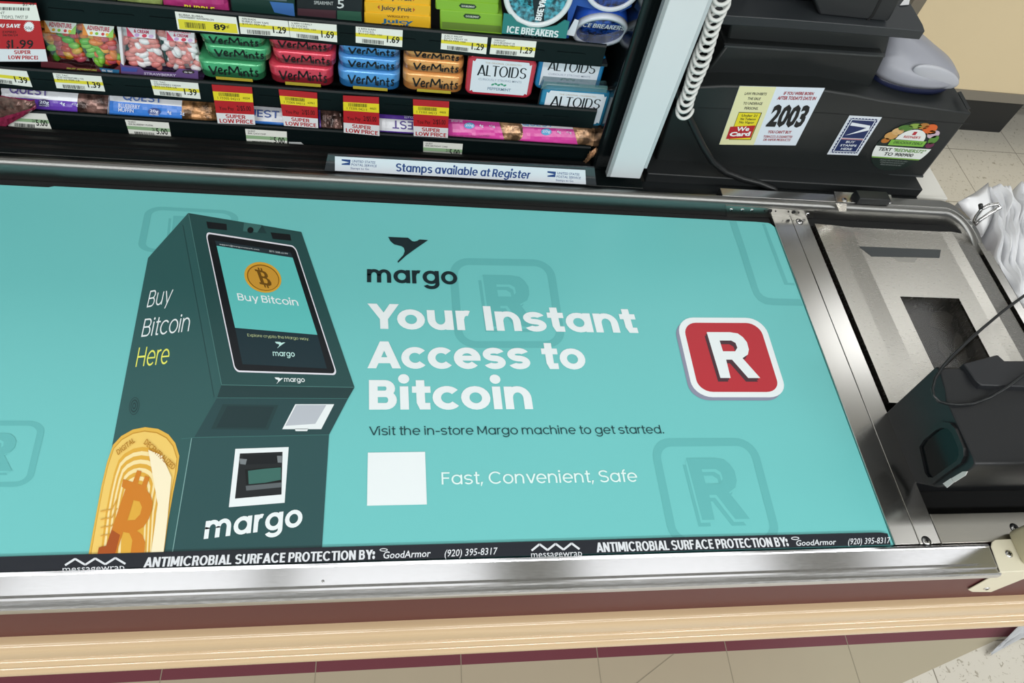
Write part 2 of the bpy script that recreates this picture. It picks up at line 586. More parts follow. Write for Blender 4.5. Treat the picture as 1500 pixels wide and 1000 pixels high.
class Print:
    """flat printing on a plane of the scene: outlines are given where the photograph shows them, each layer a hair above the last"""

    def __init__(s, axis, val, n, eps=0.00012, base=0.0002, p0=None):
        s.p0 = p0
        s.axis, s.val, s.n, s.eps, s.base = axis, val, Vector(n), eps, base
        s.mb = MB()

    def w(s, px, py, layer=0):
        p = PP(px, py, s.p0, s.n) if s.p0 is not None else P(px, py, s.axis, s.val)
        return p + s.n * (s.base + s.eps * layer)

    def poly(s, pts, m, layer=0, holes=()):
        s.mb.use(m)
        ls = [[s.w(x, y, layer) for x, y in l] for l in [pts] + list(holes)]
        tri = tessellate_polygon(ls)
        s.mb.add([p for l in ls for p in l], [tuple(t) for t in tri])
        return s

    def quads(s, qs, m, layer=0):
        for q in qs: s.poly(q, m, layer)
        return s

    def ell(s, cx, cy, rx, ry, m, layer=0, rot=0, n=28):
        c, d = math.cos(math.radians(rot)), math.sin(math.radians(rot))
        return s.poly([(cx + x * c - y * d, cy + x * d + y * c) for x, y in _arc(0, 0, rx, ry, 0, 360 - 360 / n, n - 1)], m, layer)

    def line(s, pts, wd, m, layer=0):
        for (a, b) in zip(pts, pts[1:]):
            dx, dy = b[0] - a[0], b[1] - a[1]
            l = math.hypot(dx, dy) or 1
            ox, oy = -dy / l * wd / 2, dx / l * wd / 2
            s.poly([(a[0] + ox, a[1] + oy), (b[0] + ox, b[1] + oy), (b[0] - ox, b[1] - oy), (a[0] - ox, a[1] - oy)], m, layer)
        return s

    def aff(s, bl, br, tl, layer):
        a, b, c = s.w(*bl, layer), s.w(*br, layer), s.w(*tl, layer)
        return a, b - a, c - a

    def local(s, polys, bl, br, tl, m, layer=0, top=1.0, up=False):
        o, u, v = s.aff(bl, br, tl, layer)
        if up:                                      # letters square to their line
            c = s.n.cross(u).normalized()
            v = c * (v.length if c.dot(v) > 0 else -v.length)
        s.mb.use(m)
        for i, g in enumerate(polys):
            lift = s.n * (i % 12) * 6e-6
            pts = [o + u * x + v * (y / top) + lift for x, y in g]
            s.mb.add(pts, [tuple(t) for t in tessellate_polygon([pts])])
        return s

    def round(s, body, bl, br, tl, m, wgt, layer=0, top=CAP, h=None, up=False):
        return s.local(round_text(body, wgt, h), bl, br, tl, m, layer, top, up)

    def text(s, body, bl, br, tl, m, bold=0.0, layer=0, res=2, slant=0.0, up=False):
        if bold > .008 and any(c in body for c in 'MNAKVWmw'): bold = min(bold, .03)
        v, f = face_text(body, bold, res)
        if not v: return s
        hv, _ = face_text('H', bold, res)
        cap = max(p[1] for p in hv)
        lo = min(p[1] for p in hv)
        x0, x1 = min(p[0] for p in v), max(p[0] for p in v)
        o, uu, vv = s.aff(bl, br, tl, layer)
        if up:                                      # letters square to their line
            vv = s.n.cross(uu).normalized() * (vv.length if s.n.cross(uu).dot(vv) > 0 else -vv.length)
        s.mb.use(m)
        s.mb.add([o + uu * ((x - x0) / (x1 - x0) + slant * (y - lo) / (cap - lo) / max(1, len(body))) + vv * ((y - lo) / (cap - lo)) for x, y in v], f)
        return s

    def build(s, name, parent, label=None):
        return s.mb.build(name, parent, merge='print', label=label)
# ------------------------------------------------------------------ the floor and the checkout counter
BZ = 0.88                                         # height of the belt
WHITE_TILE = None


def floor_mat(name, base, fleck, amt):
    m = bpy.data.materials.new(name)
    m.use_nodes = True
    nt = m.node_tree
    b = nt.nodes['Principled BSDF']
    b.inputs['Roughness'].default_value = 0.32
    tc = nt.nodes.new('ShaderNodeTexCoord')
    br = nt.nodes.new('ShaderNodeTexBrick')
    br.offset = 0
    br.inputs['Scale'].default_value = 1
    br.inputs['Brick Width'].default_value = 0.3048
    br.inputs['Row Height'].default_value = 0.3048
    br.inputs['Mortar Size'].default_value = 0.0016
    br.inputs['Color1'].default_value = (1, 1, 1, 1)
    br.inputs['Color2'].default_value = (0.94, 0.94, 0.94, 1)
    br.inputs['Mortar'].default_value = (0.35, 0.33, 0.30, 1)
    mp = nt.nodes.new('ShaderNodeMapping')
    mp.inputs['Location'].default_value = (-0.146 + 0.0, 0.0, 0)
    nt.links.new(tc.outputs['Object'], mp.inputs[0])
    nt.links.new(mp.outputs[0], br.inputs['Vector'])
    n = nt.nodes.new('ShaderNodeTexNoise')
    n.inputs['Scale'].default_value = 85
    n.inputs['Detail'].default_value = 3
    n.inputs['Distortion'].default_value = 1.2
    nt.links.new(tc.outputs['Object'], n.inputs['Vector'])
    cr = nt.nodes.new('ShaderNodeValToRGB')
    cr.color_ramp.elements[0].position = 0.32
    cr.color_ramp.elements[0].color = lin(fleck)
    cr.color_ramp.elements[1].position = 0.32 + amt
    cr.color_ramp.elements[1].color = lin(base)
    nt.links.new(n.outputs['Fac'], cr.inputs[0])
    mx = nt.nodes.new('ShaderNodeMix')
    mx.data_type = 'RGBA'
    mx.blend_type = 'MULTIPLY'
    mx.inputs[0].default_value = 1
    nt.links.new(cr.outputs[0], mx.inputs[6])
    nt.links.new(br.outputs['Color'], mx.inputs[7])
    nt.links.new(mx.outputs[2], b.inputs['Base Color'])
    return m


FL = MB()
FL.use(floor_mat('speckled_tile', 'cfcabd', 'a39c8c', 0.06)).add([(-6, -5, 0), (7, -5, 0), (7, 8, 0), (-6, 8, 0)], [(0, 1, 2, 3)])
FL.use(mat('shaded_cream_tile', 'aba28b', 0.35, noise_amt=0.03, noise_scale=8))  # cream darkened: shade of someone standing at the counter put into the colour
ang = (0.087 / 0.31)
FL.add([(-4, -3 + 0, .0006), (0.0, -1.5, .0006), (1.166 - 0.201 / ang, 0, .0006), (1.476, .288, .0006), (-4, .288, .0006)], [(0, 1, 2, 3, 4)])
FL.use(mat('crimson_tile', '6e3c44', 0.35))
FL.box(-4, 1.9, .288, .42, 0, .0008)
FL.use(mat('tile_joint', '8c8672', 0.8))
for k in range(-5, 4):
    x = 0.149 + 0.3035 * k
    FL.box(x - .0009, x + .0009, -0.4 if x < 1.1 else .19, .36, 0, .0010)
FL.slab([(.45, .1865, .0006), (.4515, .1855, .0006), (.6315, .288, .0006), (.6300, .289, .0006)], (0, 0, .0006))
fl = FL.build('floor')
tag(fl, 'pale speckled vinyl tile floor with a cream inlay beside the counter', 'floor', kind='structure')

b = MB().use(mat('ceiling_tile', 'b9b9b4', .8))
b.box(-6, 7, -5, 8, 3.7, 3.72)
tag(b.build('ceiling'), kind='structure')

counter = empty('checkout_counter', (0.1, 0.5, 0), 'stainless steel and crimson checkout counter with a cream bumper under the printed belt', 'checkout counter')
XL, XR = -1.6, 1.05

b = MB().use(mat('cabinet_crimson', '7a3a36', 0.22, coat=0.3))
b.box(XL, .60, .36, .82, 0.0, .866)
b.box(.60, .985, .36, .82, 0.0, .838)
b.build('cabinet', counter)
b = MB().use(mat('crimson_laminate', '58282a', 0.40, spec=.15, coat=0.0, noise_amt=0.04, noise_scale=4))
b.prism([(.2090, .68), (.36, .68), (.36, .836), (.2415, .836), (.2415, .872), (.2090, .872)], 0, XL, XR)
b.build('front_panel', counter, bev=.001)
# cream bumper rail, a rounded extrusion with two beads
prof = [(.2090, .758), (.2035, .7585), (.2000, .7580), (.1965, .7560), (.1938, .7520), (.1922, .7460), (.1912, .7390), (.1906, .7310), (.1908, .7260), (.1922, .7240), (.1922, .7225),
        (.1895, .7215), (.1868, .7190), (.1853, .7160), (.1850, .7130), (.1866, .7110), (.1866, .7098), (.1842, .7088), (.1815, .7060), (.1800, .7020), (.1795, .6970), (.181, .692), (.2090, .689)]
b = MB().use(mat('bumper_vinyl', 'c8ae8a', 0.18, coat=0.3, noise_amt=0.02, noise_scale=6))
b.smooth = True
b.prism(prof, 0, XL, XR, smooth=True)
o = b.build('bumper', counter)
o.data.set_sharp_from_angle(angle=math.radians(50))
# front steel rail
prof = [(.2420, .872), (.2420, .8825), (.2408, .8838), (.2385, .8842), (.2370, .8836), (.2180, .8838), (.2150, .8842), (.2128, .8842), (.2110, .8832), (.2085, .8836), (.2060, .8838), (.2040, .8828), (.2030, .8805), (.2030, .874), (.2050, .872)]
b = MB().use(STEEL_X)
b.prism(prof, 0, XL, .724, smooth=False)
o = b.build('front_rail', counter)
b = MB().use(CHROME)
for (x, y) in ((472, 853),):
    q = P(473, 851, 2, .884)
    b.lathe([(.0016, -.001), (.0016, .0002), (.001, .0006), (.0001, .0007)], q, (0, 0, 1), 10)
b.build('rivet', counter)
# rear steel rail: a channel whose round upper edge catches the light
prof = [(.790, .862), (.790, .898), (.7905, .9025), (.793, .9065), (.7965, .9085), (.8004, .9085), (.8004, .862)]
b = MB().use(mat('dull_steel', '848482', 0.34, 1.0, noise_amt=0.06, noise_scale=60, stretch=(1, 6, 6), rvar=0.03))
b.smooth = True
arc = [(XL, 0), (.905, 0)] + [(.905 + .048 * math.sin(a), -.048 + .048 * math.cos(a)) for a in [PI / 2 * k / 8 for k in range(1, 9)]] + [(.9545, -.058)]
ls = []
for i, (x, dy) in enumerate(arc):
    a = arc[max(i - 1, 0)]; c = arc[min(i + 1, len(arc) - 1)]
    t = Vector((c[0] - a[0], c[1] - a[1])).normalized()
    nrm = Vector((-t.y, t.x))
    k = 1.0
    k = 1 - .75 * max(0, (i - 1) / (len(arc) - 2)) ** 1.3
    ls.append([(x + nrm.x * (y - .790), .790 + dy + nrm.y * (y - .790), .862 + (z - .862) * (k if z > .87 else 1)) for y, z in prof])
b.loops(ls, smooth=True)
o = b.build('rear_rail', counter)
o.data.set_sharp_from_angle(angle=math.radians(40))
b = MB().use(mat('rail_top_steel', 'a9a9a6', .3, 1.0, noise_amt=.04, noise_scale=90, stretch=(1, 8, 1)))
ls = []
for i, (x, dy) in enumerate([(.506, 0)] + arc[1:]):
    a = ([(.506, 0)] + arc[1:])[max(i - 1, 0)]; c = arc[min(i + 1, len(arc) - 1)]
    t = Vector((c[0] - a[0], c[1] - a[1])).normalized()
    nrm = Vector((-t.y, t.x))
    k = 1 - .75 * max(0, (i - 1) / (len(arc) - 2)) ** 1.3
    w_ = .0195 if i < 3 else max(.004, .0195 - .0017 * (i - 2))
    ls.append([(x + nrm.x * (y - .790), .790 + dy + nrm.y * (y - .790), .862 + (z - .862) * k) for y, z in ((.8006, .863), (.8006, .9086), (.8006 + w_ - .002, .9086), (.8006 + w_, .9070), (.8006 + w_, .863))])
b.loops(ls)
b.build('rail_top', counter, bev=.001)
b = MB().use(BLACKD)
b.box(.384, .883, .8205, .8455, .85, .888)
b.build('back_filler', counter)
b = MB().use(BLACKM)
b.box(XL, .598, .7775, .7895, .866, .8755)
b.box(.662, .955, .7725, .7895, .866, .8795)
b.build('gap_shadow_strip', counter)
# steel strips at the end of the belt
b = MB().use(STEEL)
b.box(.5990, .6318, .2440, .7895, .868, .8825)
b.build('end_strip', counter, bev=.0006)
b = MB().use(STEEL)
b.box(.6326, .6612, .2440, .7895, .868, .8825)
b.build('end_strip', counter, bev=.0006)
# dark well behind the strips and the steel apron towards the customer
b = MB().use(BLACKM)
b.box(.6612, .958, .2820, .7895, .838, .8440)
b.build('well_floor', counter)
b = MB().use(mat('apron_steel', 'b3b0a8', 0.3, 1.0, noise_amt=0.03, noise_scale=120, stretch=(1, 8, 1), rvar=.02))
b.box(.6622, .985, .2440, .2815, .840, .8825)
b.build('apron', counter, bev=.0006)


def screw(q, n, r=.0052, name='screw', par=counter, ring=True):
    q = Vector(q); n = Vector(n)
    b = MB().use(CHROME)
    b.lathe([(r, -.001), (r, .0004), (r * .8, .0012), (.0001, .0016)], q, n, 16)
    b.use(BLACKM)
    a = n.cross(Vector((0, 0, 1)) if abs(n.z) < .9 else Vector((1, 0, 0))).normalized()
    c = n.cross(a)
    for u, v in ((a, c), (c, a)):
        p = q + n * .0017
        b.slab([p + u * r * .5 + v * r * .12, p - u * r * .5 + v * r * .12, p - u * r * .5 - v * r * .12, p + u * r * .5 - v * r * .12], n * .0002)
    if ring:
        b.use(BLACKM)
        b.lathe([(r * 1.22, -.0008), (r * 1.22, .0001), (r, .0002), (r, -.0008)], q, n, 16)
    return b.build(name, par)


for (x, y) in ((1171, 324.5), (1357, 792), (1486, 773)):
    screw(P(x, y, 2, .8825), (0, 0, 1))
# overlay plates, screws and slots on the rear rail near its joint
b = MB().use(mat('plate_steel', 'a3a29d', 0.28, 1.0))
b.slab([P(1063, 301, 1, .7885), P(1193, 309, 1, .7885), P(1191, 319, 1, .7885), P(1065, 317, 1, .7885)], (0, .0015, 0))
b.build('joint_plate', counter)
for (x, y) in ((1071, 307), (1087, 307.5), (1101, 308), (1183, 313.5)):
    screw(P(x, y, 1, .7885), (0, -1, 0), r=.0034, ring=False)
for (x, y, r) in ((1128, 309, .0034), (1162.5, 310.5, .0034), (1120, 308.5, .0012), (1136, 309.3, .0012), (1155, 310, .0012), (1170, 311.5, .0012)):
    b = MB().use(BLACKM)
    b.lathe([(r, -.0002), (r, .0008), (.0001, .0009)], P(x, y, 1, .7883), (0, -1, 0), 12)
    b.build('slot_hole', counter)
b = MB().use(STEEL)
b.slab([P(x, y, 2, .9088) for x, y in ((1221, 281), (1305, 286), (1308, 299), (1225, 296))], (0, 0, .0012))
b.slab([P(x, y, 1, .7893) for x, y in ((1224, 297), (1240, 297.5), (1240, 309), (1229, 309))], (0, -.0012, 0))
b.build('switch_plate', counter, bev=.0004)
for (x, y) in ((1237, 292.5), (1302, 296)):
    screw(P(x, y, 2, .9102), (0, 0, 1), r=.0045, ring=False)
b = MB().use(BLACKD)
q0, q1 = P(1248, 285, 2, .910), P(1294, 287, 2, .910)
b.hexa([(q0.x, .797, .9095), (q1.x, .797, .9095), (q1.x, .820, .9095), (q0.x, .820, .9095), (q0.x + .001, .799, .921), (q1.x - .001, .799, .921), (q1.x - .001, .818, .921), (q0.x + .001, .818, .921)])
b.build('switch_box', counter, bev=.001)

# ------------------------------------------------------------------ the belt and its printing
belt = empty('conveyor_belt', (0, .5, BZ), 'teal printed conveyor belt cover with a picture of a dark green cash kiosk', 'conveyor belt')
bx = .5985
prof = [(-1.6, .7745)]
out = [(-1.6, .2445), (bx, .2445), (bx, .765)] + [(bx - .0125 + .0125 * math.cos(a), .762 + .0125 * math.sin(a)) for a in (.4, .9, 1.3)] + [(bx - .03, .7750), (-.474, .7768), (-.481, .7742), (-1.6, .7742)]
b = MB().use(vinyl('70c5c4'))
b.slab([(x, y, BZ) for x, y in out], (0, 0, -.006))
b.build('belt_cover', belt, label='teal vinyl surface')
TEAL2 = '63b5b5'


def PR():
    return Print(2, BZ, (0, 0, 1))


WHT, INK, NAVY, YEL = vinyl('e9f1f3'), vinyl('172a30'), vinyl('16323a'), vinyl('e9ee6a')

RPOLY = [(.31, .815), (.57, .815), (.655, .80), (.70, .755), (.73, .69), (.728, .60), (.70, .535), (.63, .49), (.76, .24), (.63, .24), (.51, .47), (.445, .47), (.44, .24), (.33, .24)]
RHOLE = [(.43, .71), (.56, .71), (.60, .68), (.605, .62), (.57, .575), (.435, .575)]


def rrect(r, d=0.0, n=7):
    out = []
    for (cx, cy, a0) in ((1 - d - r, 1 - d - r, 0), (d + r, 1 - d - r, 90), (d + r, d + r, 180), (1 - d - r, d + r, 270)):
        out += _arc(cx, cy, r, r, a0, a0 + 90, n)
    return out


def bilerp(q, u, v):
    (bl, br, tr, tl) = q
    return tuple((bl[i] * (1 - u) + br[i] * u) * (1 - v) + (tl[i] * (1 - u) + tr[i] * u) * v for i in (0, 1))


def rstrips(pr, q, m, layer, dx=0, dy=0, mir=False):
    f = lambda u, v: bilerp(q, (1 - u if mir else u) + dx, v + dy)
    pr.poly([f(u, v) for u, v in RPOLY], m, layer, holes=[[f(u, v) for u, v in RHOLE]])


def faded(q, name, clip=None):
    pr = PR()
    m = vinyl(TEAL2)
    o, i = rrect(.19), rrect(.12, .075)
    pr.poly([bilerp(q, *p) for p in o], m, 0, holes=[[bilerp(q, *p) for p in i]])
    # the shadow stroke beside the letter, then a hairline of the ground colour, then the letter
    rstrips(pr, q, m, 0, -.045, -.06)
    rstrips(pr, q, vinyl('70c5c4'), 1, -.018, -.026)
    rstrips(pr, q, m, 2)
    pr.build('faded_badge_logo', belt, label='pale ghosted letter R in a rounded square')


faded([(667, 509.5), (830, 509.5), (810, 380.5), (657, 377.5)], 'a')
faded([(983, 801), (1147, 796), (1105.5, 641), (950.5, 642)], 'b')
faded([(-92, 714), (46, 712.5), (69, 616), (-72, 616)], 'c')
faded([(200, 369), (345, 372), (350, 309), (214, 301.5)], 'd')
pr = PR()
m = vinyl(TEAL2)
lft = [(1068, 323.5), (1082, 364), (1100, 421)] + [(1104, 431), (1111, 440), (1121, 445.5), (1133, 447)] + [(1176.5, 448)]
rgt = [(1078.5, 323.8), (1092, 364), (1110, 421)] + [(1113, 428), (1118, 433), (1125, 436), (1134, 437)] + [(1172.5, 438)]
pr.poly(lft + rgt[::-1], m, 0)
pr.poly([(1116, 327.5), (1120.5, 328), (1154, 414), (1163.5, 414.5), (1164.5, 418), (1149, 417)], m, 0)
pr.build('faded_badge_logo', belt, label='pale ghosted badge cut off by the belt end')

# headline and lines of lettering
pr = PR()
pr.round('Your Instant', (539.5, 481.5), (936.5, 488), (538.2, 444.8), WHT, .176, 4)
pr.round('Access to', (538.2, 539.6), (860, 541), (538.6, 500), WHT, .176, 4)
pr.round('Bitcoin', (540.6, 600.2), (781, 599.4), (540.4, 556.8), WHT, .176, 4)
pr.build('headline_lettering', belt, label='bold white lettering in three lines')
pr = PR()
pr.round('Visit the in-store Margo machine to get started.', (540.8, 637.6), (973, 635), (540.6, 625), vinyl('123c42'), .084, 4)
pr.build('caption_lettering', belt, label='thin dark lettering')
pr = PR()
pr.round('Fast, Convenient, Safe', (647, 709.8), (934.5, 705.6), (646.4, 691.8), vinyl('dff5f3'), .095, 4)
pr.build('tagline_lettering', belt, label='thin white lettering')
pr = PR()
pr.poly([(538.9, 663), (622.7, 661.8), (625.3, 738.9), (537.6, 740.8)], WHT, 4)
pr.build('blank_patch_print', belt, label='white printed square')


def bird(pr, x, y, sx, sy, m, layer):
    pts = [(0, 0), (.28, .02), (.5, .035), (.545, .09), (.60, .165), (.66, .18), (.73, .155), (.77, .11), (.80, .10), (1, .125), (.72, .42), (.45, .72), (.25, 1), (.235, .95), (.29, .85), (.38, .70), (.415, .55), (.39, .42), (.33, .36), (.15, .29), (.06, .17)]
    pr.poly([(x + sx * a, y + sy * b_) for a, b_ in pts], m, layer)


pr = PR()
bird(pr, 568.6, 347.2, 58.5, 38, INK, 4)
pr.round('margo', (537.6, 413.6), (670.6, 417), (537.6, 394.4), INK, .15, 4, top=XH)
pr.build('brand_logo', belt, label='dark bird emblem over a dark lowercase word')

# the red R badge
q = [(1016.5, 582.0), (1154.6, 582.2), (1117.6, 465.8), (989.4, 465.2)]
pr = PR()
qs = [(x - 4, y + 4.5) for x, y in q]
pr.poly([bilerp(qs, *p) for p in rrect(.2)], vinyl('8d90a6'), 3)
qs = [(x - 2, y + 2.2) for x, y in q]
pr.poly([bilerp(qs, *p) for p in rrect(.2)], vinyl('8d90a6'), 4)
pr.poly([bilerp(q, *p) for p in rrect(.2)], WHT, 5)
pr.poly([bilerp(q, *p) for p in rrect(.15, .066)], vinyl('b9303a'), 6)
rstrips(pr, q, vinyl('4b2f38'), 7, -.034, -.045)
rstrips(pr, q, vinyl('4b2f38'), 8, -.018, -.024)
rstrips(pr, q, WHT, 9)
pr.build('badge_logo', belt, label='red rounded square badge with a white letter R')

# kiosk picture
G0, G1, G2, G3 = vinyl('2f5a5a'), vinyl('264c4c'), vinyl('1f3d3f'), vinyl('3b6a68')
DK = vinyl('10161b')
pr = PR()
pr.poly([(275.8, 312.3), (217, 378), (186, 540), (165, 650), (148, 812), (241, 813), (264.4, 643), (284.5, 641), (318, 583), (324.4, 564)], G0, 3)
pr.poly([(275.8, 312.3), (441.4, 340), (519.3, 567.6), (324.4, 564)], G1, 4)
pr.poly([(324.4, 564), (519.3, 567.6), (509.8, 584), (318, 583)], G2, 4)
pr.poly([(318, 583), (509.8, 584), (482, 637), (284.5, 641)], vinyl('25474a'), 4)
pr.poly([(264.4, 643), (282, 641), (253, 811.5), (239, 813)], G0, 4)
pr.poly([(281, 641), (482, 637), (471.5, 804.5), (252, 812)], vinyl('2a5052'), 4)
pr.line([(266, 643), (284.5, 641), (482, 637)], 1.2, G3, 5)
pr.line([(281, 641.5), (252.5, 811)], 1.2, vinyl('7fa8a6'), 5)
pr.line([(318, 583), (509.8, 584)], 1.0, G3, 5)
pr.line([(324.4, 564), (519, 567.6)], 1.0, vinyl('4b7a77'), 5)
pr.line([(276.4, 313), (324.6, 563)], 1.0, vinyl('4b7a77'), 5)
pr.line([(268, 330), (314, 582)], .7, G2, 5)
pr.build('kiosk_body_print', belt, label='printed dark green cash kiosk')
pr = PR()
bz = [(344.1, 545.2), (494.6, 549.8), (432.7, 360.5), (300.8, 340)]
pr.poly([bilerp(bz, *p) for p in rrect(.045)], vinyl('e3e3ec'), 5)
pr.poly([bilerp(bz, *p) for p in rrect(.04, .012)], DK, 6)
pr.poly([(315, 353), (426, 370.5), (428.9, 378), (317.5, 360.5)], vinyl('22323a'), 7)
pr.text('support@margonetwork.com', (322, 359.2), (380, 367.4), (321.6, 357), vinyl('cfd8da'), 0, 8)
pr.text('877-308-6199', (395, 369.6), (422, 373.6), (394.4, 367.2), vinyl('cfd8da'), 0, 8)
pr.poly([(317.5, 360.5), (428.9, 378), (465, 490.9), (344.5, 480.6)], vinyl('5fc0bd'), 7)
pr.poly([(344.5, 480.6), (465, 490.9), (479, 540.3), (355.5, 533.8)], vinyl('183038'), 7)
pr.round('Buy Bitcoin', (349.2, 440.3), (437.8, 448.6), (347.0, 430), WHT, .11, 8)
pr.round('Explore crypto the Margo way.', (363, 493.2), (453, 499), (362.2, 489.2), vinyl('c9d9a0'), .07, 8)
bird(pr, 403, 501, 15, 9.5, vinyl('bfe6e2'), 8)
pr.round('margo', (400.2, 521.8), (432.4, 523), (399.4, 515.6), vinyl('bfe6e2'), .12, 8, top=XH)
pr.build('kiosk_screen_print', belt, label='printed touch screen with a gold coin')
pr = PR()
GOLD, GOLD2, GOLD3 = vinyl('d6a437'), vinyl('8a5f16'), vinyl('f0cf78')
pr.ell(385.2, 407, 28, 21.5, GOLD, 9, 22)
pr.ell(385.6, 407.5, 24.5, 18.4, GOLD2, 10, 22)
pr.ell(385.9, 407.9, 23, 17, vinyl('c99636'), 11, 22)


def coin_sign(pr, bl, br, tl, m, layer):
    """the B with four bars"""
    out = [(.0, 1), (.62, 1), (.84, .95), (.93, .80), (.90, .64), (.76, .54), (.93, .44), (1.0, .27), (.93, .1), (.72, 0), (0, 0), (0, .13), (.13, .13), (.13, .87), (0, .87)]
    h1 = [(.40, .86), (.58, .86), (.66, .79), (.66, .68), (.58, .60), (.40, .60)]
    h2 = [(.40, .47), (.62, .47), (.72, .40), (.72, .25), (.62, .15), (.40, .15)]
    o, u, v = pr.aff(bl, br, tl, layer)
    ls = [[o + u * x + v * y for x, y in l] for l in (out, h1, h2)]
    pr.mb.use(m)
    pr.mb.add([p for l in ls for p in l], [tuple(t) for t in tessellate_polygon(ls)])
    pr.local([[(x, y0), (x + .12, y0), (x + .12, y0 + .17), (x, y0 + .17)] for x in (.30, .52) for y0 in (-.16, .99)], bl, br, tl, m, layer)


coin_sign(pr, (381, 417), (400, 421), (373, 395), vinyl('6b4a12'), 12)
pr.build('small_coin_print', belt, label='small printed gold coin')
pr = PR()
pr.poly([(302.3, 324.8), (332, 328.6), (332.7, 337.7), (304.6, 335)], DK, 5)
pr.build('kiosk_speaker_print', belt, label='dark printed slot')
pr = PR()
pr.poly([(396.5, 340.8), (425, 343.8), (427, 353), (399.6, 350.3)], DK, 5)
pr.build('kiosk_speaker_print', belt, label='dark printed slot')
pr = PR()
pr.poly([(357.8, 326.3), (384, 330), (377, 341), (356, 339)], G3, 5)
pr.poly([(384, 330), (377, 341), (391, 342.5)], G2, 5)
pr.ell(367, 337.5, 4.6, 4.4, DK, 6)
pr.build('kiosk_camera_print', belt, label='printed camera')
pr = PR()
pr.poly([(326.3, 592.3), (408, 593.5), (392.8, 629.6), (309.2, 628.8)], G2, 5)
pr.poly([(333, 595), (402, 596), (389, 627), (317, 626.5)], vinyl('1b3538'), 6)
pr.poly([(432.6, 592.3), (489.6, 592.3), (470.6, 628.8), (413.6, 628.8)], WHT, 5)
pr.poly([(434, 593.6), (478, 593.6), (462, 621), (418, 624)], vinyl('b8bfc8'), 6)
pr.poly([(432, 628), (452, 628), (450, 631.6), (433, 631.6)], WHT, 5)
pr.build('kiosk_tray_print', belt, label='printed dark panel and white coin tray')
pr = PR()
pr.poly([(345, 657.6), (423, 655), (417, 736.5), (335.4, 743)], WHT, 5)
pr.poly([(351.6, 664.5), (414, 662), (412.5, 724.5), (344.4, 730.5)], vinyl('1d2225'), 6)
pr.poly([(356, 667), (411, 665), (410, 679), (357, 680.5)], DK, 7)
pr.poly([(359, 688), (385, 685.5), (411, 684), (412, 706), (387, 708.5), (361, 710)], vinyl('0c1113'), 7)
pr.poly([(363.6, 690), (387, 687), (411.6, 685), (411.8, 703), (388, 707.5), (364.5, 709.5)], vinyl('3a6a62'), 8)
pr.poly([(351, 672), (362, 673), (360, 681), (352, 680)], vinyl('777f83'), 8)
pr.poly([(406, 668), (413, 668), (413, 678), (407, 678)], vinyl('777f83'), 8)
pr.poly([(360, 712), (413, 707), (412, 714), (361, 719)], vinyl('5c6468'), 8)
pr.build('kiosk_slot_print', belt, label='printed cash slot in a white frame')
pr = PR()
pr.ell(197, 595, 7.5, 13, G2, 5, 8)
for k in range(5):
    pr.ell(197, 595, 6.6 - 1.3 * k, 12 - 2.3 * k, G0 if k % 2 == 0 else G2, 6 + k, 8)
pr.build('kiosk_fingerprint_print', belt, label='printed fingerprint pad')
pr = PR()
bird(pr, 402.5, 553, 12.5, 9.5, WHT, 6)
pr.round('margo', (416.5, 559.4), (446.8, 560), (416, 554), WHT, .12, 6, top=XH)
pr.build('kiosk_brand_logo', belt, label='small white bird emblem and lowercase word')
pr = PR()
pr.round('margo', (298.5, 789.8), (442.5, 771), (302, 763.5), WHT, .15, 6, top=XH)
pr.build('kiosk_name_lettering', belt, label='large white lowercase word')
pr = PR()
pr.round('Buy', (215, 451), (250.5, 443.5), (220.5, 426.5), WHT, .07, 6)
pr.round('Bitcoin', (207, 494), (276.5, 485.5), (212.6, 467.5), WHT, .07, 6)
pr.round('Here', (198.6, 537.8), (246.5, 533), (204, 509.5), YEL, .075, 6)
pr.build('kiosk_side_lettering', belt, label='white and yellow lettering in three lines')
# big gold coin
pr = PR()
coin = [(130, 813), (140, 760), (149, 712), (157, 678), (166, 652), (178, 639), (195, 629.5), (213, 626), (232, 628.5), (247, 636.5), (257, 649), (263, 668), (260.5, 690), (254, 722), (247, 762), (240, 813)]
cx0, cy0 = 198, 738


def shrink(k):
    return [(cx0 + (x - cx0) * k, min(813, cy0 + (y - cy0) * (k if y < 800 else 1))) for x, y in coin]


pr.poly(shrink(1), vinyl('e3b64b'), 7)
pr.poly(shrink(.955), vinyl('c8922c'), 8)
pr.poly(shrink(.94), vinyl('efcb6c'), 9)
for k in range(9):
    pr.poly(shrink(.74 - .055 * k), vinyl(('e0ac3f', 'f6e2a6')[k % 2]), 10 + k)
pr.poly([(218, 660), (238, 668), (252, 700), (246, 762), (240, 813), (222, 813), (232, 740)], vinyl('f7ecca'), 19)
pr.text('DIGITAL', (174, 668), (199, 648.5), (171, 661), vinyl('b67f1f'), .01, 20)
pr.text('DECENTRALIZED', (211, 651), (254, 690), (216, 644), vinyl('b67f1f'), .01, 20)
OR = vinyl('cf7f24')
Z = lambda *l: [(120 + x / 3.333, 540 + y / 3.333) for x, y in l]
pr.poly(Z((205, 543), (252, 558), (273, 500), (294, 505), (276, 566), (296, 572), (312, 527), (333, 533), (316, 590), (338, 622), (348, 655), (345, 690), (330, 735), (305, 775), (272, 795),
          (298, 815), (312, 850), (308, 912), (80, 912), (87, 876), (122, 868), (216, 592), (198, 580)), OR, 21,
        holes=[Z((255, 645), (285, 652), (297, 680), (288, 715), (262, 742), (225, 745)), Z((205, 800), (235, 806), (250, 840), (240, 912), (170, 912))])
pr.poly(Z((122, 868), (150, 790), (190, 815), (165, 912), (80, 912), (87, 876)), vinyl('a8521c'), 22)
for k in range(4):
    pr.line(Z((95, 700 + 40 * k), (150, 690 + 40 * k), (175, 640 + 44 * k)), 1.6, vinyl('d9a646'), 20)
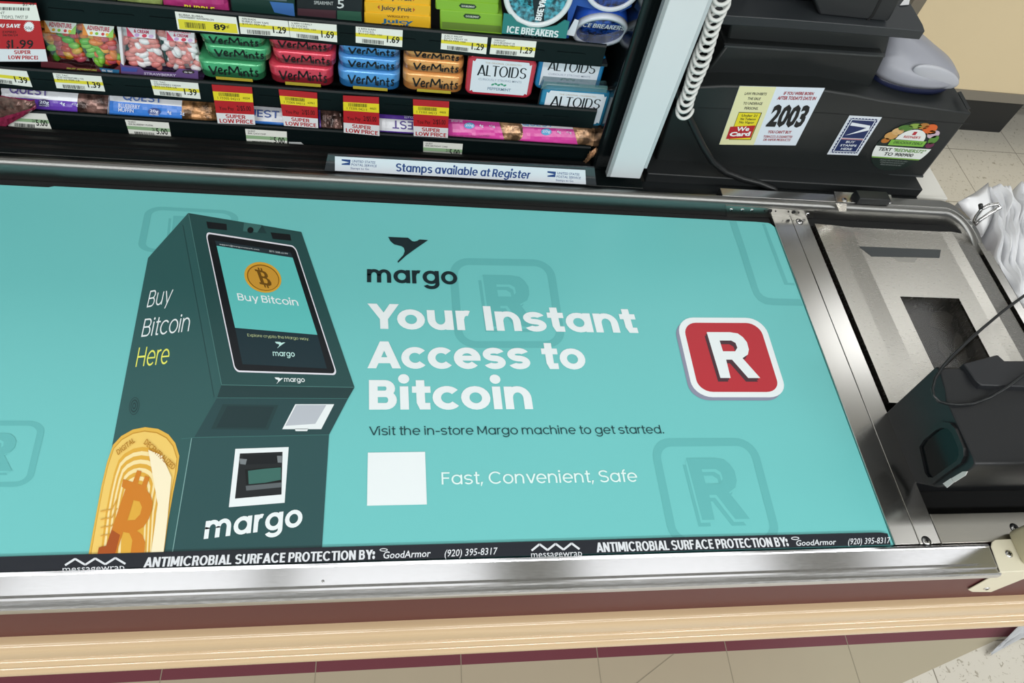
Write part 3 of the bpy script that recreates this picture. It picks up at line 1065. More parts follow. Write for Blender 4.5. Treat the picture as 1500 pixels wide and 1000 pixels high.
pr.build('large_coin_print', belt, label='large printed gold coin')
# black strip along the customer side
pr = PR()
pr.poly([(-1500, 861), (0, 816.7), (473, 802.7), (1000, 788), (1287, 781), (1298, 782.3), (1302.5, 797.5), (1302.5, 798.8), (0, 838.5), (-1500, 884)], vinyl('20242c'), 24)
WT = vinyl('dfe3e8')
for (a, bb) in (((97, 829), (185, 818)), ((778, 807.5), (848, 796.5))):
    n = 7
    top = lambda t: (a[0] + (bb[0] - a[0]) * t, a[1] + (bb[1] - a[1]) * t)
    zz = []
    for k in range(7):
        x = a[0] + (bb[0] - a[0]) * k / 6.0
        yb = a[1] + (bb[1] + 9 - a[1]) * k / 6.0
        zz.append((x, yb - (9 if k % 2 else 0)))
    pr.line(zz, 3.0, WT, 25)
pr.text('messagewrap', (93.5, 839.5), (184, 836), (93, 830), WT, 0, 25)
pr.text('messagewrap', (777.5, 818), (852, 815.5), (777, 808.3), WT, 0, 25)
pr.round('ANTIMICROBIAL SURFACE PROTECTION BY:', (211, 832.3), (549.3, 820), (214.5, 817.6), WT, .20, 25, h=.115, up=True)
pr.text('GoodArmor', (560.7, 819.4), (630, 816.6), (561.6, 809), WT, .012, 25, slant=.1)
pr.text('(920) 395-8317', (650.5, 816.6), (727.3, 813), (651.5, 806.4), WT, .005, 25, slant=.1)
pr.round('ANTIMICROBIAL SURFACE PROTECTION BY:', (873.3, 810), (1154.4, 801.2), (874, 796), WT, .20, 25, h=.115, up=True)
pr.text('GoodArmor', (1164, 800.6), (1222.5, 798.6), (1164, 792.3), WT, .012, 25, slant=.1)
pr.text('(920) 395-8317', (1240, 798.6), (1301.5, 796.5), (1240.6, 789.8), WT, .005, 25, slant=.1)
for (x, y) in ((562, 806.5), (1163, 789.5)):
    pr.poly([(x + px, y + py) for px, py in _arc(0, 0, 6, 2.4, 0, 345, 20)], WT, 25, holes=[[(x + px, y + py) for px, py in _arc(0, 0, 4.6, 1.3, 0, 345, 20)]])
pr.build('black_strip_print', belt, label='black strip with white lettering')
# ------------------------------------------------------------------ scanner, black scanner head, bracket, bags
sc = empty('scanner_scale', (.81, .6, .8445), 'flat stainless steel scanner scale plate with dark glass window', 'scanner')
SP = mat('scanner_steel', 'bdbab3', 0.27, 1.0, noise_amt=0.02, noise_scale=120, stretch=(1, 8, 1), rvar=0.015)
b = MB().use(SP)
x0, xa, xb, x1 = .6675, .700, .921, .955
wx0, wx1, wy0, wy1 = .7655, .868, .468, .629
y0, y1 = .4385, .7715
zt = .8818
lo = .8445


def plate(xs, ya, yb):
    b.prism([(x, z) for x, z in xs] + [(x, lo) for x, z in reversed(xs)], 1, ya, yb)


left = [(x0, .8862), (xa, .8846), (.735, zt), (wx0, zt)]
right = [(wx1, zt), (.900, zt), (xb, .8830), (x1, .8780)]
plate(left, y0, y1)
plate(right, y0, y1)
plate([(wx0, zt), (wx1, zt)], wy1, y1)
plate([(wx0, zt), (wx1, zt)], y0, wy0)
b.build('steel_plate', sc)
b = MB().use(mat('window_interior', '474440', 0.45))
b.box(wx0 + .0005, wx1 - .0005, wy0 + .0005, wy1 - .0005, .8445, .8465)
b.use(mat('window_mirror', '6d6a66', 0.3, .6))
for (px, py, pw, ph, rz) in ((.785, .585, .030, .045, .25), (.845, .605, .03, .03, -.5), (.825, .55, .02, .025, .8), (.800, .51, .035, .03, -.2), (.85, .54, .02, .06, .1)):
    r = Matrix.Rotation(rz, 3, 'Z') @ Matrix.Rotation(.35, 3, 'X')
    c = Vector((px, py, .8545))
    b.slab([c + r @ Vector((a * pw / 2, d * ph / 2, 0)) for a, d in ((-1, -1), (1, -1), (1, 1), (.2, 1.2), (-1, .6))], (0, 0, -.002))
b.build('mirror_tray', sc)
b = MB().use(clear_mat('smoked_glass', 'd0ceca', .025))
b.box(wx0, wx1, wy0, wy1, .8785, .8800)
b.build('glass_window', sc)
b = MB().use(mat('slot_plastic', '3c4042', .5))
b.slab([P(x, y, 2, zt) + Vector((0, 0, .0006)) for x, y in ((1258, 361), (1378, 366), (1376, 377.5), (1277, 375.5))], (0, 0, -.001))
b.use(mat('slot_tab', 'a8a6a0', .35, .8))
b.slab([P(x, y, 2, zt) + Vector((0, 0, .0005)) for x, y in ((1305, 376.5), (1344, 378), (1339, 384), (1316, 383))], (0, 0, -.001))
b.build('lift_handle', sc)

# steel side frame of the bagging edge
b = MB().use(STEEL)
b.box(.9605, .9700, .442, .770, .84, .8815)
b.use(BLACKD).box(.9700, .9715, .4, .75, .84, .8800)
b.use(STEEL).box(.9715, .9790, .4, .735, .84, .8790)
b.use(BLACKD).box(.9790, .985, .4, .71, .84, .8750)
b.build('side_trim', counter)

hd = empty('barcode_scanner', (.8, .36, .8442), 'black plastic scanner head with a side window standing in the dark well', 'scanner')
xe = 1.02
prof = [(.424, .8442), (.430, .9925), (.424, .996), (.398, .992), (.385, .986), (.310, .986), (.303, .984), (.3005, .978), (.2985, .935), (.303, .915), (.322, .884), (.326, .8442)]
b = MB().use(mat('device_plastic', '17191c', .42, bump=.05, noise_scale=500))
b.prism(prof, 0, .660, xe)
b.build('housing', hd, bev=.002, seg=3)
b = MB().use(mat('device_lid', '1c1e22', .48))
b.loops([[P(x, y, 2, .9935) + Vector((0, 0, dz)) for x, y in ((1405, 537), (1455, 524), (1465, 533), (1520, 533), (1520, 572), (1432, 569), (1424, 562))] for dz in (-.006, .008)])
b.build('lid', hd, bev=.0015)
b = MB().use(mat('device_side', '101214', .4))
fr = [(1344, 653), (1352, 640), (1374, 622), (1384, 617.5), (1396, 619), (1404, 628), (1416, 656), (1416.5, 668), (1412, 678), (1392, 692), (1368, 709), (1360, 708), (1354, 700)]
fi = [(1355, 655), (1360, 648), (1386, 628.5), (1395, 627), (1400, 631), (1410, 659), (1410, 667), (1393, 687), (1376, 698), (1368, 695)]
n = len(fr)
ou = [P(x, y, 0, .660) for x, y in fr]
cen = sum(ou, Vector()) / n
inn = [cen + (p - cen) * .80 for p in ou]
off = Vector((-.0045, 0, 0))
b.loops([ou, [p + off for p in ou], [p + off for p in inn], inn], cap=False)
b.build('window_frame', hd)
b = MB().use(mat('device_glass', '0b0e10', .18, spec=.3))
b.slab([p + Vector((-.0006, 0, 0)) for p in inn], (-.0006, 0, 0))
b.build('window_pane', hd)
b = MB().use(mat('silver_sticker', 'c9c9c6', .6))
for l in (((1382, 708), (1394, 700), (1398, 706), (1388, 714)), ((1395, 700), (1411, 690.5), (1418, 690), (1415, 696), (1399, 706))):
    b.slab([P(x, y, 0, .6596) for x, y in l], (-.001, 0, 0))
b.build('silver_sticker', hd, label='small silver sticker')

b = MB().use(BLACKD)
pts = [(1530, 414, 1.01), (1500, 433, 1.008), (1470, 455, 1.006), (1440, 480, 1.004), (1416, 501, 1.002), (1395, 521, 1.0005), (1380, 538, 1.000), (1370, 554, 1.0), (1366, 569, 1.0), (1368, 580, 1.0), (1375, 587.5, .995), (1388, 591.5, .991), (1405, 592.5, .990), (1425, 591, .990), (1450, 582, .993), (1475, 567, 1.004), (1500, 548, 1.008), (1530, 527, 1.009)]
b.tube([(1.03, .67, .60), (1.03, .67, .82), (1.015, .655, .93), (.965, .62, 1.0)] + [P(x, y, 2, z) for x, y, z in pts] + [(.84, .45, .999)], .0019, 10)
tag(b.build('cable'), 'thin black cable looping over the corner of the black scanner head', 'cable')

br = empty('pole_bracket', (.75, .22, .87), 'cream metal bracket screwed on the end of the front steel rail', 'bracket')
b = MB().use(CREAM)
top = [(1452, 800), (1453, 794), (1457, 790), (1530, 786.5), (1530, 834), (1466, 838)]
tw = [P(x, y, 2, .8860) for x, y in top]
b.slab(tw, (0, 0, -.0016))
e0, e1 = tw[5], tw[4]
yv = .2062
for e in (e0, e1): e.y = min(e.y, yv)
b.slab([(e0.x, yv, .886), (e1.x, yv, .886), (e1.x, yv, P(1500, 865, 1, yv).z), (P(1420, 867, 1, yv).x + .004, yv, P(1420, 867, 1, yv).z), (P(1418, 864, 1, yv).x, yv, P(1418, 864, 1, yv).z)], (0, .0016, 0))
b.build('bracket_plate', br, bev=.0008)
b = MB().use(mat('post_paint', 'b9b294', .45))
q = P(1500, 812, 2, .886)
b.rbox((q.x + .012, q.y + .008, .99), .042, .042, .208, .006)
b.build('post', br, bev=.001)
screw(P(1478, 811, 2, .8861), (0, 0, 1), r=.0048, par=br, ring=False)
screw(P(1445, 861.5, 1, yv), (0, -1, 0), r=.0042, par=br, ring=False)

# carrier bags on their rack
hk = empty('bag_rack', (1.0, .83, .80), 'chrome wire hook holding white carrier bags beside the counter', 'bag rack')
b = MB().use(CHROME)
A, B_, C_ = P(1424, 330, 2, .885), P(1438, 306, 2, .915), P(1462, 299, 2, .925)
b.tube([A + Vector((0, 0, -.12)), A, A + Vector((.004, .01, .012)), B_, P(1450, 300, 2, .92), C_, P(1465, 304, 2, .922), P(1452, 311, 2, .915), P(1436, 322, 2, .90), P(1428, 329, 2, .89)], .0032, 10)
b.build('wire_hook', hk)
b = MB().use(CHROME)
b.tube([A + Vector((0, 0, -.12)), A + Vector((0.0, -.40, -.12))], .0032, 8)
b.build('wire_rail', hk)
b = MB().use(BLACKD)
b.lathe([(.0035, 0), (.0035, .008), (.001, .009)], P(1437, 305, 2, .918), (-.6, .3, .8), 10)
b.build('hook_cap', hk)
BAG = bpy.data.materials.new('white_film')
BAG.use_nodes = True
bs = BAG.node_tree.nodes['Principled BSDF']
bs.inputs['Base Color'].default_value = lin('f2f3f5')
bs.inputs['Roughness'].default_value = .42
bs.inputs['Subsurface Weight'].default_value = .0


def bag_stack(curve, n, step, drop, label, seed, side, zt=.862):
    """film sheets hanging side by side: each is a wavy curtain whose upper edge follows the curve"""
    rnd = random.Random(seed)
    t = empty('carrier_bag_bundle', P(*curve[len(curve) // 2], 2, zt) - Vector((0, 0, drop)), label, 'bags', 'white carrier bags on the bag rack')
    base = [P(x, y, 2, zt) for x, y in curve]
    # resample
    pts = []
    for i in range(len(base) - 1):
        for k in range(7):
            pts.append(base[i].lerp(base[i + 1], k / 7))
    pts.append(base[-1])
    for k in range(n):
        b = MB().use(BAG)
        b.smooth = True
        ls = []
        ph, am = rnd.uniform(0, 6), rnd.uniform(.004, .009)
        for j in range(9):
            f = j / 8
            row = []
            for i, p in enumerate(pts):
                u = i / len(pts)
                wv = math.sin(u * 17 + ph + f * 1.2) * am + noise.noise(Vector((u * 9, k * .35 + seed, f * 2.2))) * .016
                zz = -drop * f + (noise.noise(Vector((u * 7, k * .5 + 3 + seed, 0))) * .020) * (1 - f)
                row.append(p + Vector(side) * (k * step + wv * (0.35 + f)) + Vector((noise.noise(Vector((u * 5, f * 3, k + seed))) * .006, 0, zz)))
            ls.append(row)
        b.loops(ls, closed=False, cap=False)
        o = b.build('bag_film', t, subd=1)
        so = o.modifiers.new('film', 'SOLIDIFY')
        so.thickness = .0005


bag_stack([(1450, 270), (1466, 300), (1462, 335), (1462, 380), (1478, 425), (1510, 470), (1535, 520)], 8, .0062, .22, 'bundle of white carrier bags hanging nearest the chrome hook', 3, (1, .12, 0))
bag_stack([(1498, 262), (1500, 300), (1494, 350), (1510, 400), (1560, 460)], 5, .007, .22, 'bundle of white carrier bags cut off by the picture edge', 11, (1, .12, 0))
t = MB().use(BAG)
t.smooth = True
fl4 = [(1403, 296), (1428, 282), (1448, 267), (1452, 290), (1458, 312), (1440, 345), (1424, 345), (1418, 320)]
fw = [P(x, y, 2, .865 - .004 * i) for i, (x, y) in enumerate(fl4)]
cen = sum(fw, Vector()) / len(fw) + Vector((.0, 0, .006))
t.loops([fw, [cen.lerp(p, .5) + Vector((0, 0, .004)) for p in fw], [cen.lerp(p, .04) for p in fw]], closed=True, cap=True)
t.loops([fw, [p + Vector((.02, .01, -.2)) for p in fw]], cap=False)
tag(t.build('carrier_bag'), 'loose white carrier bag flap spread behind the chrome hook', 'bag')
t = MB().use(mat('grey_film', 'b4b6b8', .3))
rows = []
for j in range(8):
    r_ = []
    for i in range(12):
        a = P(1446 + 8 * i, 962 - 4.5 * i - j * (1 + .45 * i), 2, 0)
        r_.append((a.x, a.y, .004 + .02 * abs(noise.noise(Vector((i * .45, j * .6, 2)))) + .002 * j))
    rows.append(r_)
t.loops(rows, closed=False, cap=False, smooth=True)
tag(t.build('plastic_sheet'), 'crumpled grey plastic sheet on the floor by the counter foot', 'plastic sheet')

# neighbouring checkstand across the aisle
nb = empty('neighbor_checkstand', (2.4, 2.5, 0), 'cream panelled checkstand with grey trim across the aisle', 'checkstand')
b = MB().use(mat('kick_black', '1c1e20', .35))
b.box(1.72, 2.463, 2.232, 2.8, 0, .165)
b.build('kick_base', nb, bev=.004)
b = MB().use(mat('trim_grey', '9a958c', .35, .6))
b.box(1.72, 3.6, 2.200, 2.8, .165, .206)
b.build('trim_strip', nb)
b = MB().use(mat('cream_panel', 'ecd9b2', .38, noise_amt=.02, noise_scale=5))
b.box(1.745, 3.6, 2.204, 2.8, .206, 1.0)
b.build('cream_side', nb)
b = MB().use(mat('corner_grey', '8b857a', .35, .6))
b.box(1.700, 1.745, 2.198, 2.8, .165, 1.0)
b.build('corner_post', nb)
# ------------------------------------------------------------------ candy rack
LY = .876
rack = empty('candy_rack', (-.15, .95, .89), 'black tiered candy rack with a white corner post behind the belt', 'display rack')
LIPS = [('lip', 1.069, 1.103), ('lip', .961, .996), ('lip', .889, .926)]
for i, (nm, za, zb) in enumerate(LIPS):
    xr = (.277, .290, .297)[i]
    b = MB().use(GREENBLACK)
    b.prism([(LY, za), (LY - .001, za + .002), (LY - .001, zb - .003), (LY + .0005, zb - .0005), (LY + .003, zb), (LY + .0045, zb - .002), (LY + .003, zb - .004), (LY + .003, za + .003), (LY + .006, za)], 0, -1.3, xr)
    o = b.build('shelf', rack)
    ORG[o.name] = ORG[rack.name]
    b = MB().use(GREENBLACK)
    for k in range(26):
        xx = -1.25 + k * .0585
        b.slab([(xx, LY - .0012, (za + zb) / 2 - .001), (xx + .035, LY - .0012, (za + zb) / 2 - .001), (xx + .038, LY - .0012, (za + zb) / 2 + .0012), (xx + .035, LY - .0012, (za + zb) / 2 + .002), (xx - .003, LY - .0012, (za + zb) / 2 + .002)], (0, -.0008, 0))
    b.build('lip_rib_pattern', o)
    b = MB().use(mat('shelf_black', '121516', .5))
    b.box(-1.3, xr + .01, LY + .004, 1.10, za - .002, za + .002)
    b.build('deck', o)
b = MB().use(BLACKM)
b.box(-1.3, .385, 1.10, 1.12, .88, 1.7)
b.build('back_panel', rack)
b = MB().use(mat('side_gloss', '0d1314', .16))
b.box(.303, .375, .858, 1.10, .893, 1.7)
b.build('side_panel', rack, bev=.004)
b = MB().use(mat('post_white', 'd5dde0', .4, noise_amt=.03, noise_scale=12))
b.box(.3245, .3745, .828, .84, .9085, 1.7)
b.build('white_post', rack, bev=.0012)
b = MB().use(mat('post_edge', '9aa2a4', .35))
b.box(.3195, .3245, .829, .84, .9085, 1.7)
b.build('post_edge_trim', rack)
b = MB().use(mat('post_edge2', 'b9c3c6', .35))
b.box(.3745, .379, .829, .84, .93, 1.7)
b.build('post_edge_trim', rack)
b = MB().use(mat('ledge_black', '0b1213', .3))
b.box(-1.5, .500, .8008, .8085, .87, .9045)
b.box(-1.5, .383, .8210, .95, .8, .8955)
b.box(-1.5, .383, .8085, .8210, .868, .8955)
b.build('base_ledge', rack, bev=.0015)
b = MB().use(mat('track_black', '070808', .5))
for k, (yy, zz) in enumerate(((.830, .8975), (.846, .8985), (.862, .8985))):
    b.box(-1.5, .30, yy, yy + .006, .8955, zz + .003)
b.build('base_track', rack)

# -- stamps sign
SY = .8100
sg = empty('stamp_sign', (.09, SY, .905), 'clear holder with white strip reading Stamps available at Register', 'sign')
q = [(475, 251.5), (874, 272.5), (871, 247), (480, 228)]
w = [P(x, y, 1, SY) for x, y in q]
b = MB().use(mat('holder_acrylic', '3d4245', .12, coat=.5))
b.slab([v + Vector((0, .002, 0)) for v in w], (0, .003, 0))
b.build('acrylic_holder', sg)
pr = Print(1, SY, (0, -1, 0), base=-.0008)
WP, BLU = ink('e4ebf2'), ink('2d4a86')
pr.poly([(490.5, 250.5), (858.5, 270.5), (857.5, 249.5), (490.5, 229.3)], WP, 0)
pr.round('Stamps available at Register', (579.8, 251.2), (775.5, 262.2), (580.2, 239.6), BLU, .17, 1, h=.11)
for (x, y, s_) in ((500.5, 233.5, 1), (802, 251, .95)):
    pr.poly([(x, y), (x + 13 * s_, y + .9), (x + 12 * s_, y + 8.8), (x, y + 8.3)], BLU, 1)
    pr.poly([(x, y + 2.2), (x + 11 * s_, y + 4.5), (x, y + 6.5)], WP, 2)
    pr.text('UNITED STATES', (x + 15 * s_, y + 4.6), (x + 49 * s_, y + 6.8), (x + 15 * s_, y + 1.1), BLU, .005, 1, slant=.15)
    pr.text('POSTAL SERVICE', (x + 14 * s_, y + 9.5), (x + 51 * s_, y + 11.8), (x + 14 * s_, y + 6.2), BLU, .005, 1, slant=.15)
    pr.text('Stamps to Go', (x + 13 * s_, y + 14.6), (x + 40 * s_, y + 16), (x + 13 * s_, y + 11.6), BLU, 0, 1)
pr.build('lettering_strip', sg, label='white strip with blue lettering')

# -- price tags
TAGY = LY - .0022
PAPER, KEY, TY, TG, RED = ink('eceee6'), ink('17191a'), ink('e2d63a'), ink('93b58c'), ink('b7262c')


def bars(pr, bl, br, tl, m, layer, seed, n=26):
    rnd = random.Random(seed)
    g, x = [], 0
    while x < 1:
        wd = rnd.choice((.012, .012, .022, .034))
        g.append([(x, 0), (min(1, x + wd), 0), (min(1, x + wd), 1), (x, 1)])
        x += wd + rnd.choice((.012, .02, .028))
    pr.local(g, bl, br, tl, m, layer)


def card(name, quad, plane, label, cat, group, m=PAPER, th=.0006):
    t = empty(name, P(*quad[3], 1, plane), label, cat, group)
    b = MB().use(m)
    b.slab([P(x, y, 1, plane) for x, y in quad], (0, th, 0))
    b.build('card', t)
    return t, (lambda u, v: bilerp((quad[3], quad[2], quad[1], quad[0]), u, v)), Print(1, plane, (0, -1, 0), eps=.00008, base=.0001)


def qpoly(pr, f, u0, v0, u1, v1, m, layer):
    pr.poly([f(u0, v0), f(u1, v0), f(u1, v1), f(u0, v1)], m, layer)


def price(quad, val, lines, label, stripe, seed, big=False, two=False):
    t, f, pr = card('price_tag', quad, TAGY, label, 'price tag', 'price tags on the rack lips')
    if big:
        qpoly(pr, f, .03, .03, .98, .60, TY, 0)
        pr.text('89', f(.60, .16), f(.80, .16), f(.60, .50), KEY, .03, 1)
        pr.text('¢', f(.81, .32), f(.86, .32), f(.81, .52), KEY, 0, 1)
        bars(pr, f(.13, .14), f(.46, .14), f(.13, .46), KEY, 1, seed)
    else:
        qpoly(pr, f, .0, .40, 1, .62, stripe, 0)
        pr.text(val, f(.67, .20), f(.94, .20), f(.67, .60), KEY, .02, 1)
        if two: pr.text('2/', f(.58, .40), f(.66, .40), f(.58, .60), KEY, 0, 1)
        bars(pr, f(.14, .04), f(.60 if not two else .62, .04), f(.14, .28), KEY, 1, seed)
    for k, l in enumerate(lines):
        y = .90 - .145 * k
        if big: y = .86 - .13 * k
        pr.text(l, f(.06, y - .05), f(.06 + min(.56, .036 * len(l)), y - .05), f(.06, y + .05), ink('3c3f40'), 0, 2)
    pr.build('print', t)


YL, GL = TY, TG
price([(256, 17), (346, 25.5), (350.5, 50), (260.5, 43)], '', ['BUBBA BUBBA', 'STRAWBERRY WATERMELON'], 'price tag with a wide yellow band reading 89 cents', YL, 1, big=True)
price([(349.5, 24), (421.5, 31), (425, 54.5), (352.5, 49.5)], '1.29', ['AIRHEADS', 'BUBBLE GUM TAPE', '$10.41 PER LB'], 'price tag reading 1.29 just right of the 89 cent tag', YL, 2)
price([(422.5, 31), (493, 36.5), (494, 62), (425.5, 54.8)], '1.69', ['5 RPM COBALT', '15 STICKS', '$11.27 PER 100'], 'price tag reading 1.69 below the black gum pack', YL, 3)
price([(521, 39), (590, 44.5), (589, 69), (521, 62.5)], '1.69', ['5 RPM RAIN', '15 STICKS', '$11.27 PER 100'], 'price tag reading 1.69 below the yellow gum packs', YL, 4)
price([(647, 49.5), (714.5, 55), (712, 79.5), (645.5, 72)], '1.29', ['JUICY FRUIT', 'JUICY FRUIT SS', '$8.60 PER 100'], 'price tag reading 1.29 below the green gum packs', YL, 5)
price([(720.5, 56), (786, 61), (782.5, 84), (717, 79)], '1.29', ['WRIGLEY', 'DOUBLEMINT SS', '$8.60 PER 100'], 'price tag reading 1.29 below the teal mint tub', YL, 6)
price([(-28, 98.5), (39, 104.5), (47.5, 127.5), (-24, 119)], '1.39', ['TIC TAC', 'FRESHMINT'], 'price tag reading 1.39 cut by the left picture edge', YL, 7)
price([(77, 107), (148, 112), (154, 134), (83, 129)], '1.39', ['TIC TAC', 'FRUIT ADVENTURE 1 OZ', '$22.24 PER LB'], 'price tag reading 1.39 below the fruit mint boxes', YL, 8)
price([(220, 117), (290, 122), (294, 145), (226, 139)], '1.39', ['TIC TAC', 'STRAWBERRY CREAM', '$22.24 PER LB'], 'price tag reading 1.39 below the pink and white mint boxes', YL, 9)
price([(13, 164), (67, 167), (76, 190), (12, 185)], '5.00', ['CHOC CHUNK', 'QUEST BAR'], 'green striped price tag below the purple snack bar', GL, 10, two=True)
price([(183, 175.5), (247, 180), (251, 202), (190, 198)], '5.00', ['QUEST', 'BAR BLUEBERRY MUFFIN'], 'green striped price tag below the blue muffin bar', GL, 11, two=True)
price([(359, 189), (420, 193), (421, 215), (362, 212)], '5.00', ['QUEST', 'BAR CHOCCHIP'], 'green striped price tag between two red sale tags', GL, 12, two=True)
price([(620, 207.5), (678, 211), (676, 232), (620, 229)], '5.00', ['QUEST', 'BAR BIRTHDAY CAKE'], 'green striped price tag above the stamps sign', GL, 13, two=True)


def sale(quad, code, label):
    t, f, pr = card('sale_tag', quad, TAGY - .002, label, 'sale tag', 'red sale tags on the middle lip', RED)
    qpoly(pr, f, .0, .60, 1, .83, ink('ecd92e'), 0)
    qpoly(pr, f, .0, .0, 1, .27, ink('e6e8ea'), 0)
    bars(pr, f(.14, .72), f(.66, .72), f(.14, .81), KEY, 1, 31)
    pr.text(code, f(.74, .67), f(.92, .67), f(.74, .73), KEY, 0, 1)
    pr.text('1 73305 04213', f(.10, .64), f(.66, .63), f(.10, .70), KEY, 0, 1)
    pr.text('You Pay', f(.10, .35), f(.48, .36), f(.10, .44), KEY, 0, 1)
    pr.text('2/$5.00', f(.56, .36), f(.92, .36), f(.56, .49), KEY, .004, 1)
    pr.round('SUPER', f(.24, .15), f(.76, .14), f(.24, .25), RED, .17, 1, h=.13)
    pr.round('LOW PRICE', f(.06, .02), f(.95, .02), f(.06, .125), RED, .17, 1, h=.13)
    pr.build('print', t)


sale([(310, 124), (369, 128), (374, 182.5), (319, 180.5)], '44504', 'red super low price tag hanging below the green mint tins')
sale([(408, 131), (464.5, 136), (466, 187.5), (416, 184)], '63961', 'red super low price tag hanging below the red mint tins')
sale([(502.5, 140), (555, 142.5), (556, 199), (503.5, 194)], '44601', 'red super low price tag hanging below the blue mint tins')
sale([(605, 145.5), (658, 149), (656, 202), (606, 199)], '44606', 'red super low price tag hanging below the orange mint tins')
quad = [(-24, 1), (53, 5), (70, 90), (-10, 90)]
t, f, pr = card('sale_tag', quad, TAGY - .012, 'large red sale tag reading 1.99 at the left picture edge', 'sale tag', None, RED, th=.0008)
pr.poly([(-22, 4), (53, 7), (59, 30.5), (-20, 27)], PAPER, 0)
pr.poly([(-12, 71.5), (66.5, 72), (70, 90), (-10, 90)], ink('e2e5ea'), 0)
bars(pr, (-8, 14.5), (43, 15.5), (-8, 10), KEY, 1, 77)
pr.text('$2.49', (33, 8.2), (50, 8.6), (33, 3.5), KEY, 0, 1)
pr.text('MINT', (-8, 20.5), (7, 20.5), (-8, 17), KEY, 0, 1)
pr.text('TYDPCL TWST SF', (2, 27), (41, 27.4), (2, 22.5), KEY, 0, 1)
pr.round('YOU SAVE', (-10, 40), (29, 40.5), (-9, 34.5), ink('eef0f2'), .19, 1, h=.13)
star = []
for k in range(36):
    r_ = 8.2 if k % 2 else 6.2
    star.append((42.5 + r_ * math.cos(k * PI / 18), 39 + r_ * math.sin(k * PI / 18)))
pr.poly(star, ink('eef0f2'), 1)
pr.text('50¢', (37, 43), (47, 43), (37, 38.8), KEY, .0, 2)
pr.text('EXPIRES', (4, 48.5), (24, 48.5), (4, 45), KEY, .0, 1)
pr.text('06/06/24', (4, 53), (26, 53), (4, 49.6), KEY, .0, 1)
pr.text('$', (9.5, 70), (15, 70), (9.5, 59), KEY, .01, 1)
pr.text('1.99', (17, 70.5), (49, 71), (16.5, 58), KEY, .012, 1)
pr.round('SUPER', (21, 79), (45, 79), (20.5, 73.5), RED, .19, 1, h=.13)
pr.round('LOW PRICE!', (12.5, 86.5), (56, 87), (12, 81), RED, .19, 1, h=.13)
pr.build('print', t)
b = MB().use(mat('torn_film', 'c4c8c8', .3))
b.slab([P(x, y, 1, TAGY) for x, y in ((423, 208), (441, 208.5), (446, 213), (441, 216), (423, 214.5))], (0, .0004, 0))
tag(b.build('torn_label'), 'torn clear label scrap right of the middle green striped tag', 'label')

# -- mint boxes
PILL = {}


def mint_mesh(c):
    if c not in PILL:
        b = MB().use(mat('candy_' + c, c, .18, coat=.4))
        b.ball((0, 0, 0), .0074, .0046, .0046, 14, 10)
        o = b.build('mint_shape')
        PILL[c] = o.data
        bpy.data.objects.remove(o)
    return PILL[c]


CLEAR = clear_mat('clear_box', 'fcfcfc', .13)


def mint_box(q, cols, label, lab, seed):
    """q: front face corners as shown, TL TR BR BL"""
    Y = .893
    rnd = random.Random(seed)
    w = [P(x, y, 1, Y) for x, y in q]
    x0, x1 = (w[0].x + w[3].x) / 2, (w[1].x + w[2].x) / 2
    z1, z0 = (w[0].z + w[1].z) / 2, (w[2].z + w[3].z) / 2
    d = .017
    t = empty('mint_box', ((x0 + x1) / 2, Y, z0), label, 'mint box')
    b = MB().use(CLEAR)
    b.rbox(((x0 + x1) / 2, Y + d / 2, (z0 + z1) / 2), x1 - x0, d, z1 - z0, .003)
    b.build('clear_case', t)
    b = MB().use(mat('case_back', 'f6f2f4', .4))
    b.box(x0 + .002, x1 - .002, Y + d - .001, Y + d - .0005, z0 + .002, z1 - .002)
    b.build('back_label', t)
    nx, nz = 5, 9
    for i in range(nx):
        for k in range(nz):
            c = rnd.choice(cols)
            o = bpy.data.objects.new('mint', mint_mesh(c))
            COL.objects.link(o)
            o.parent = t
            o.location = Vector((x0 + (i + .5 + rnd.uniform(-.25, .25)) * (x1 - x0 - .006) / nx + .003, Y + .0055 + rnd.uniform(0, .006), z0 + .0055 + (k + .2) * (z1 - z0 - .012) / (nz - .5))) - ORG[t.name]
            o.rotation_euler = (rnd.uniform(-.3, .3), rnd.uniform(-1.6, 1.6) * rnd.choice((.25, 1)), rnd.uniform(-.4, .4))
    pr = Print(1, Y, (0, -1, 0))
    f = lambda u, v: bilerp((q[3], q[2], q[1], q[0]), u, v)
    lab(pr, f)
    pr.build('front_label', t)
    return t


def lab_fruit(pr, f):
    pr.poly([f(.06, .74), f(.90, .74), f(.93, 1.0), f(.06, 1.0)], ink('f3f5ee'), 1)
    pr.poly([f(.06, .74), f(.22, .74), f(.06, 1.0)], ink('f29a4a'), 2)
    pr.poly([f(.70, .74), f(.90, .74), f(.92, .95)], ink('9fd46a'), 2)
    pr.text('ADVENTURE', f(.18, .86), f(.80, .86), f(.18, .96), ink('d8546a'), .03, 3)
    for (u, c) in ((.3, 'f0b43c'), (.45, '8ccb4a'), (.62, 'd84a52'), (.74, 'f2c04a')):
        a = f(u, .80)
        pr.ell(a[0], a[1], 2.4, 2.2, ink(c), 3)


def lab_straw(pr, f):
    pr.poly([f(.16, .76), f(.92, .76), f(.92, 1.0), f(.12, 1.0)], ink('f3eef4'), 1)
    pr.poly([f(.16, .76), f(.36, .76), f(.14, .98)], ink('d8506a'), 2)
    pr.text('STRAWBERRY', f(.22, .95), f(.84, .95), f(.22, 1.02), ink('d1446c'), .03, 3)
    pr.text('& CREAM', f(.34, .86), f(.74, .86), f(.34, .93), ink('d1446c'), .03, 3)
    for (u, c) in ((.42, 'cba6d8'), (.62, 'dc4a60'), (.80, 'd9b6dd')):
        a = f(u, .81)
        pr.ell(a[0], a[1], 3.6, 2.6, ink(c), 3)


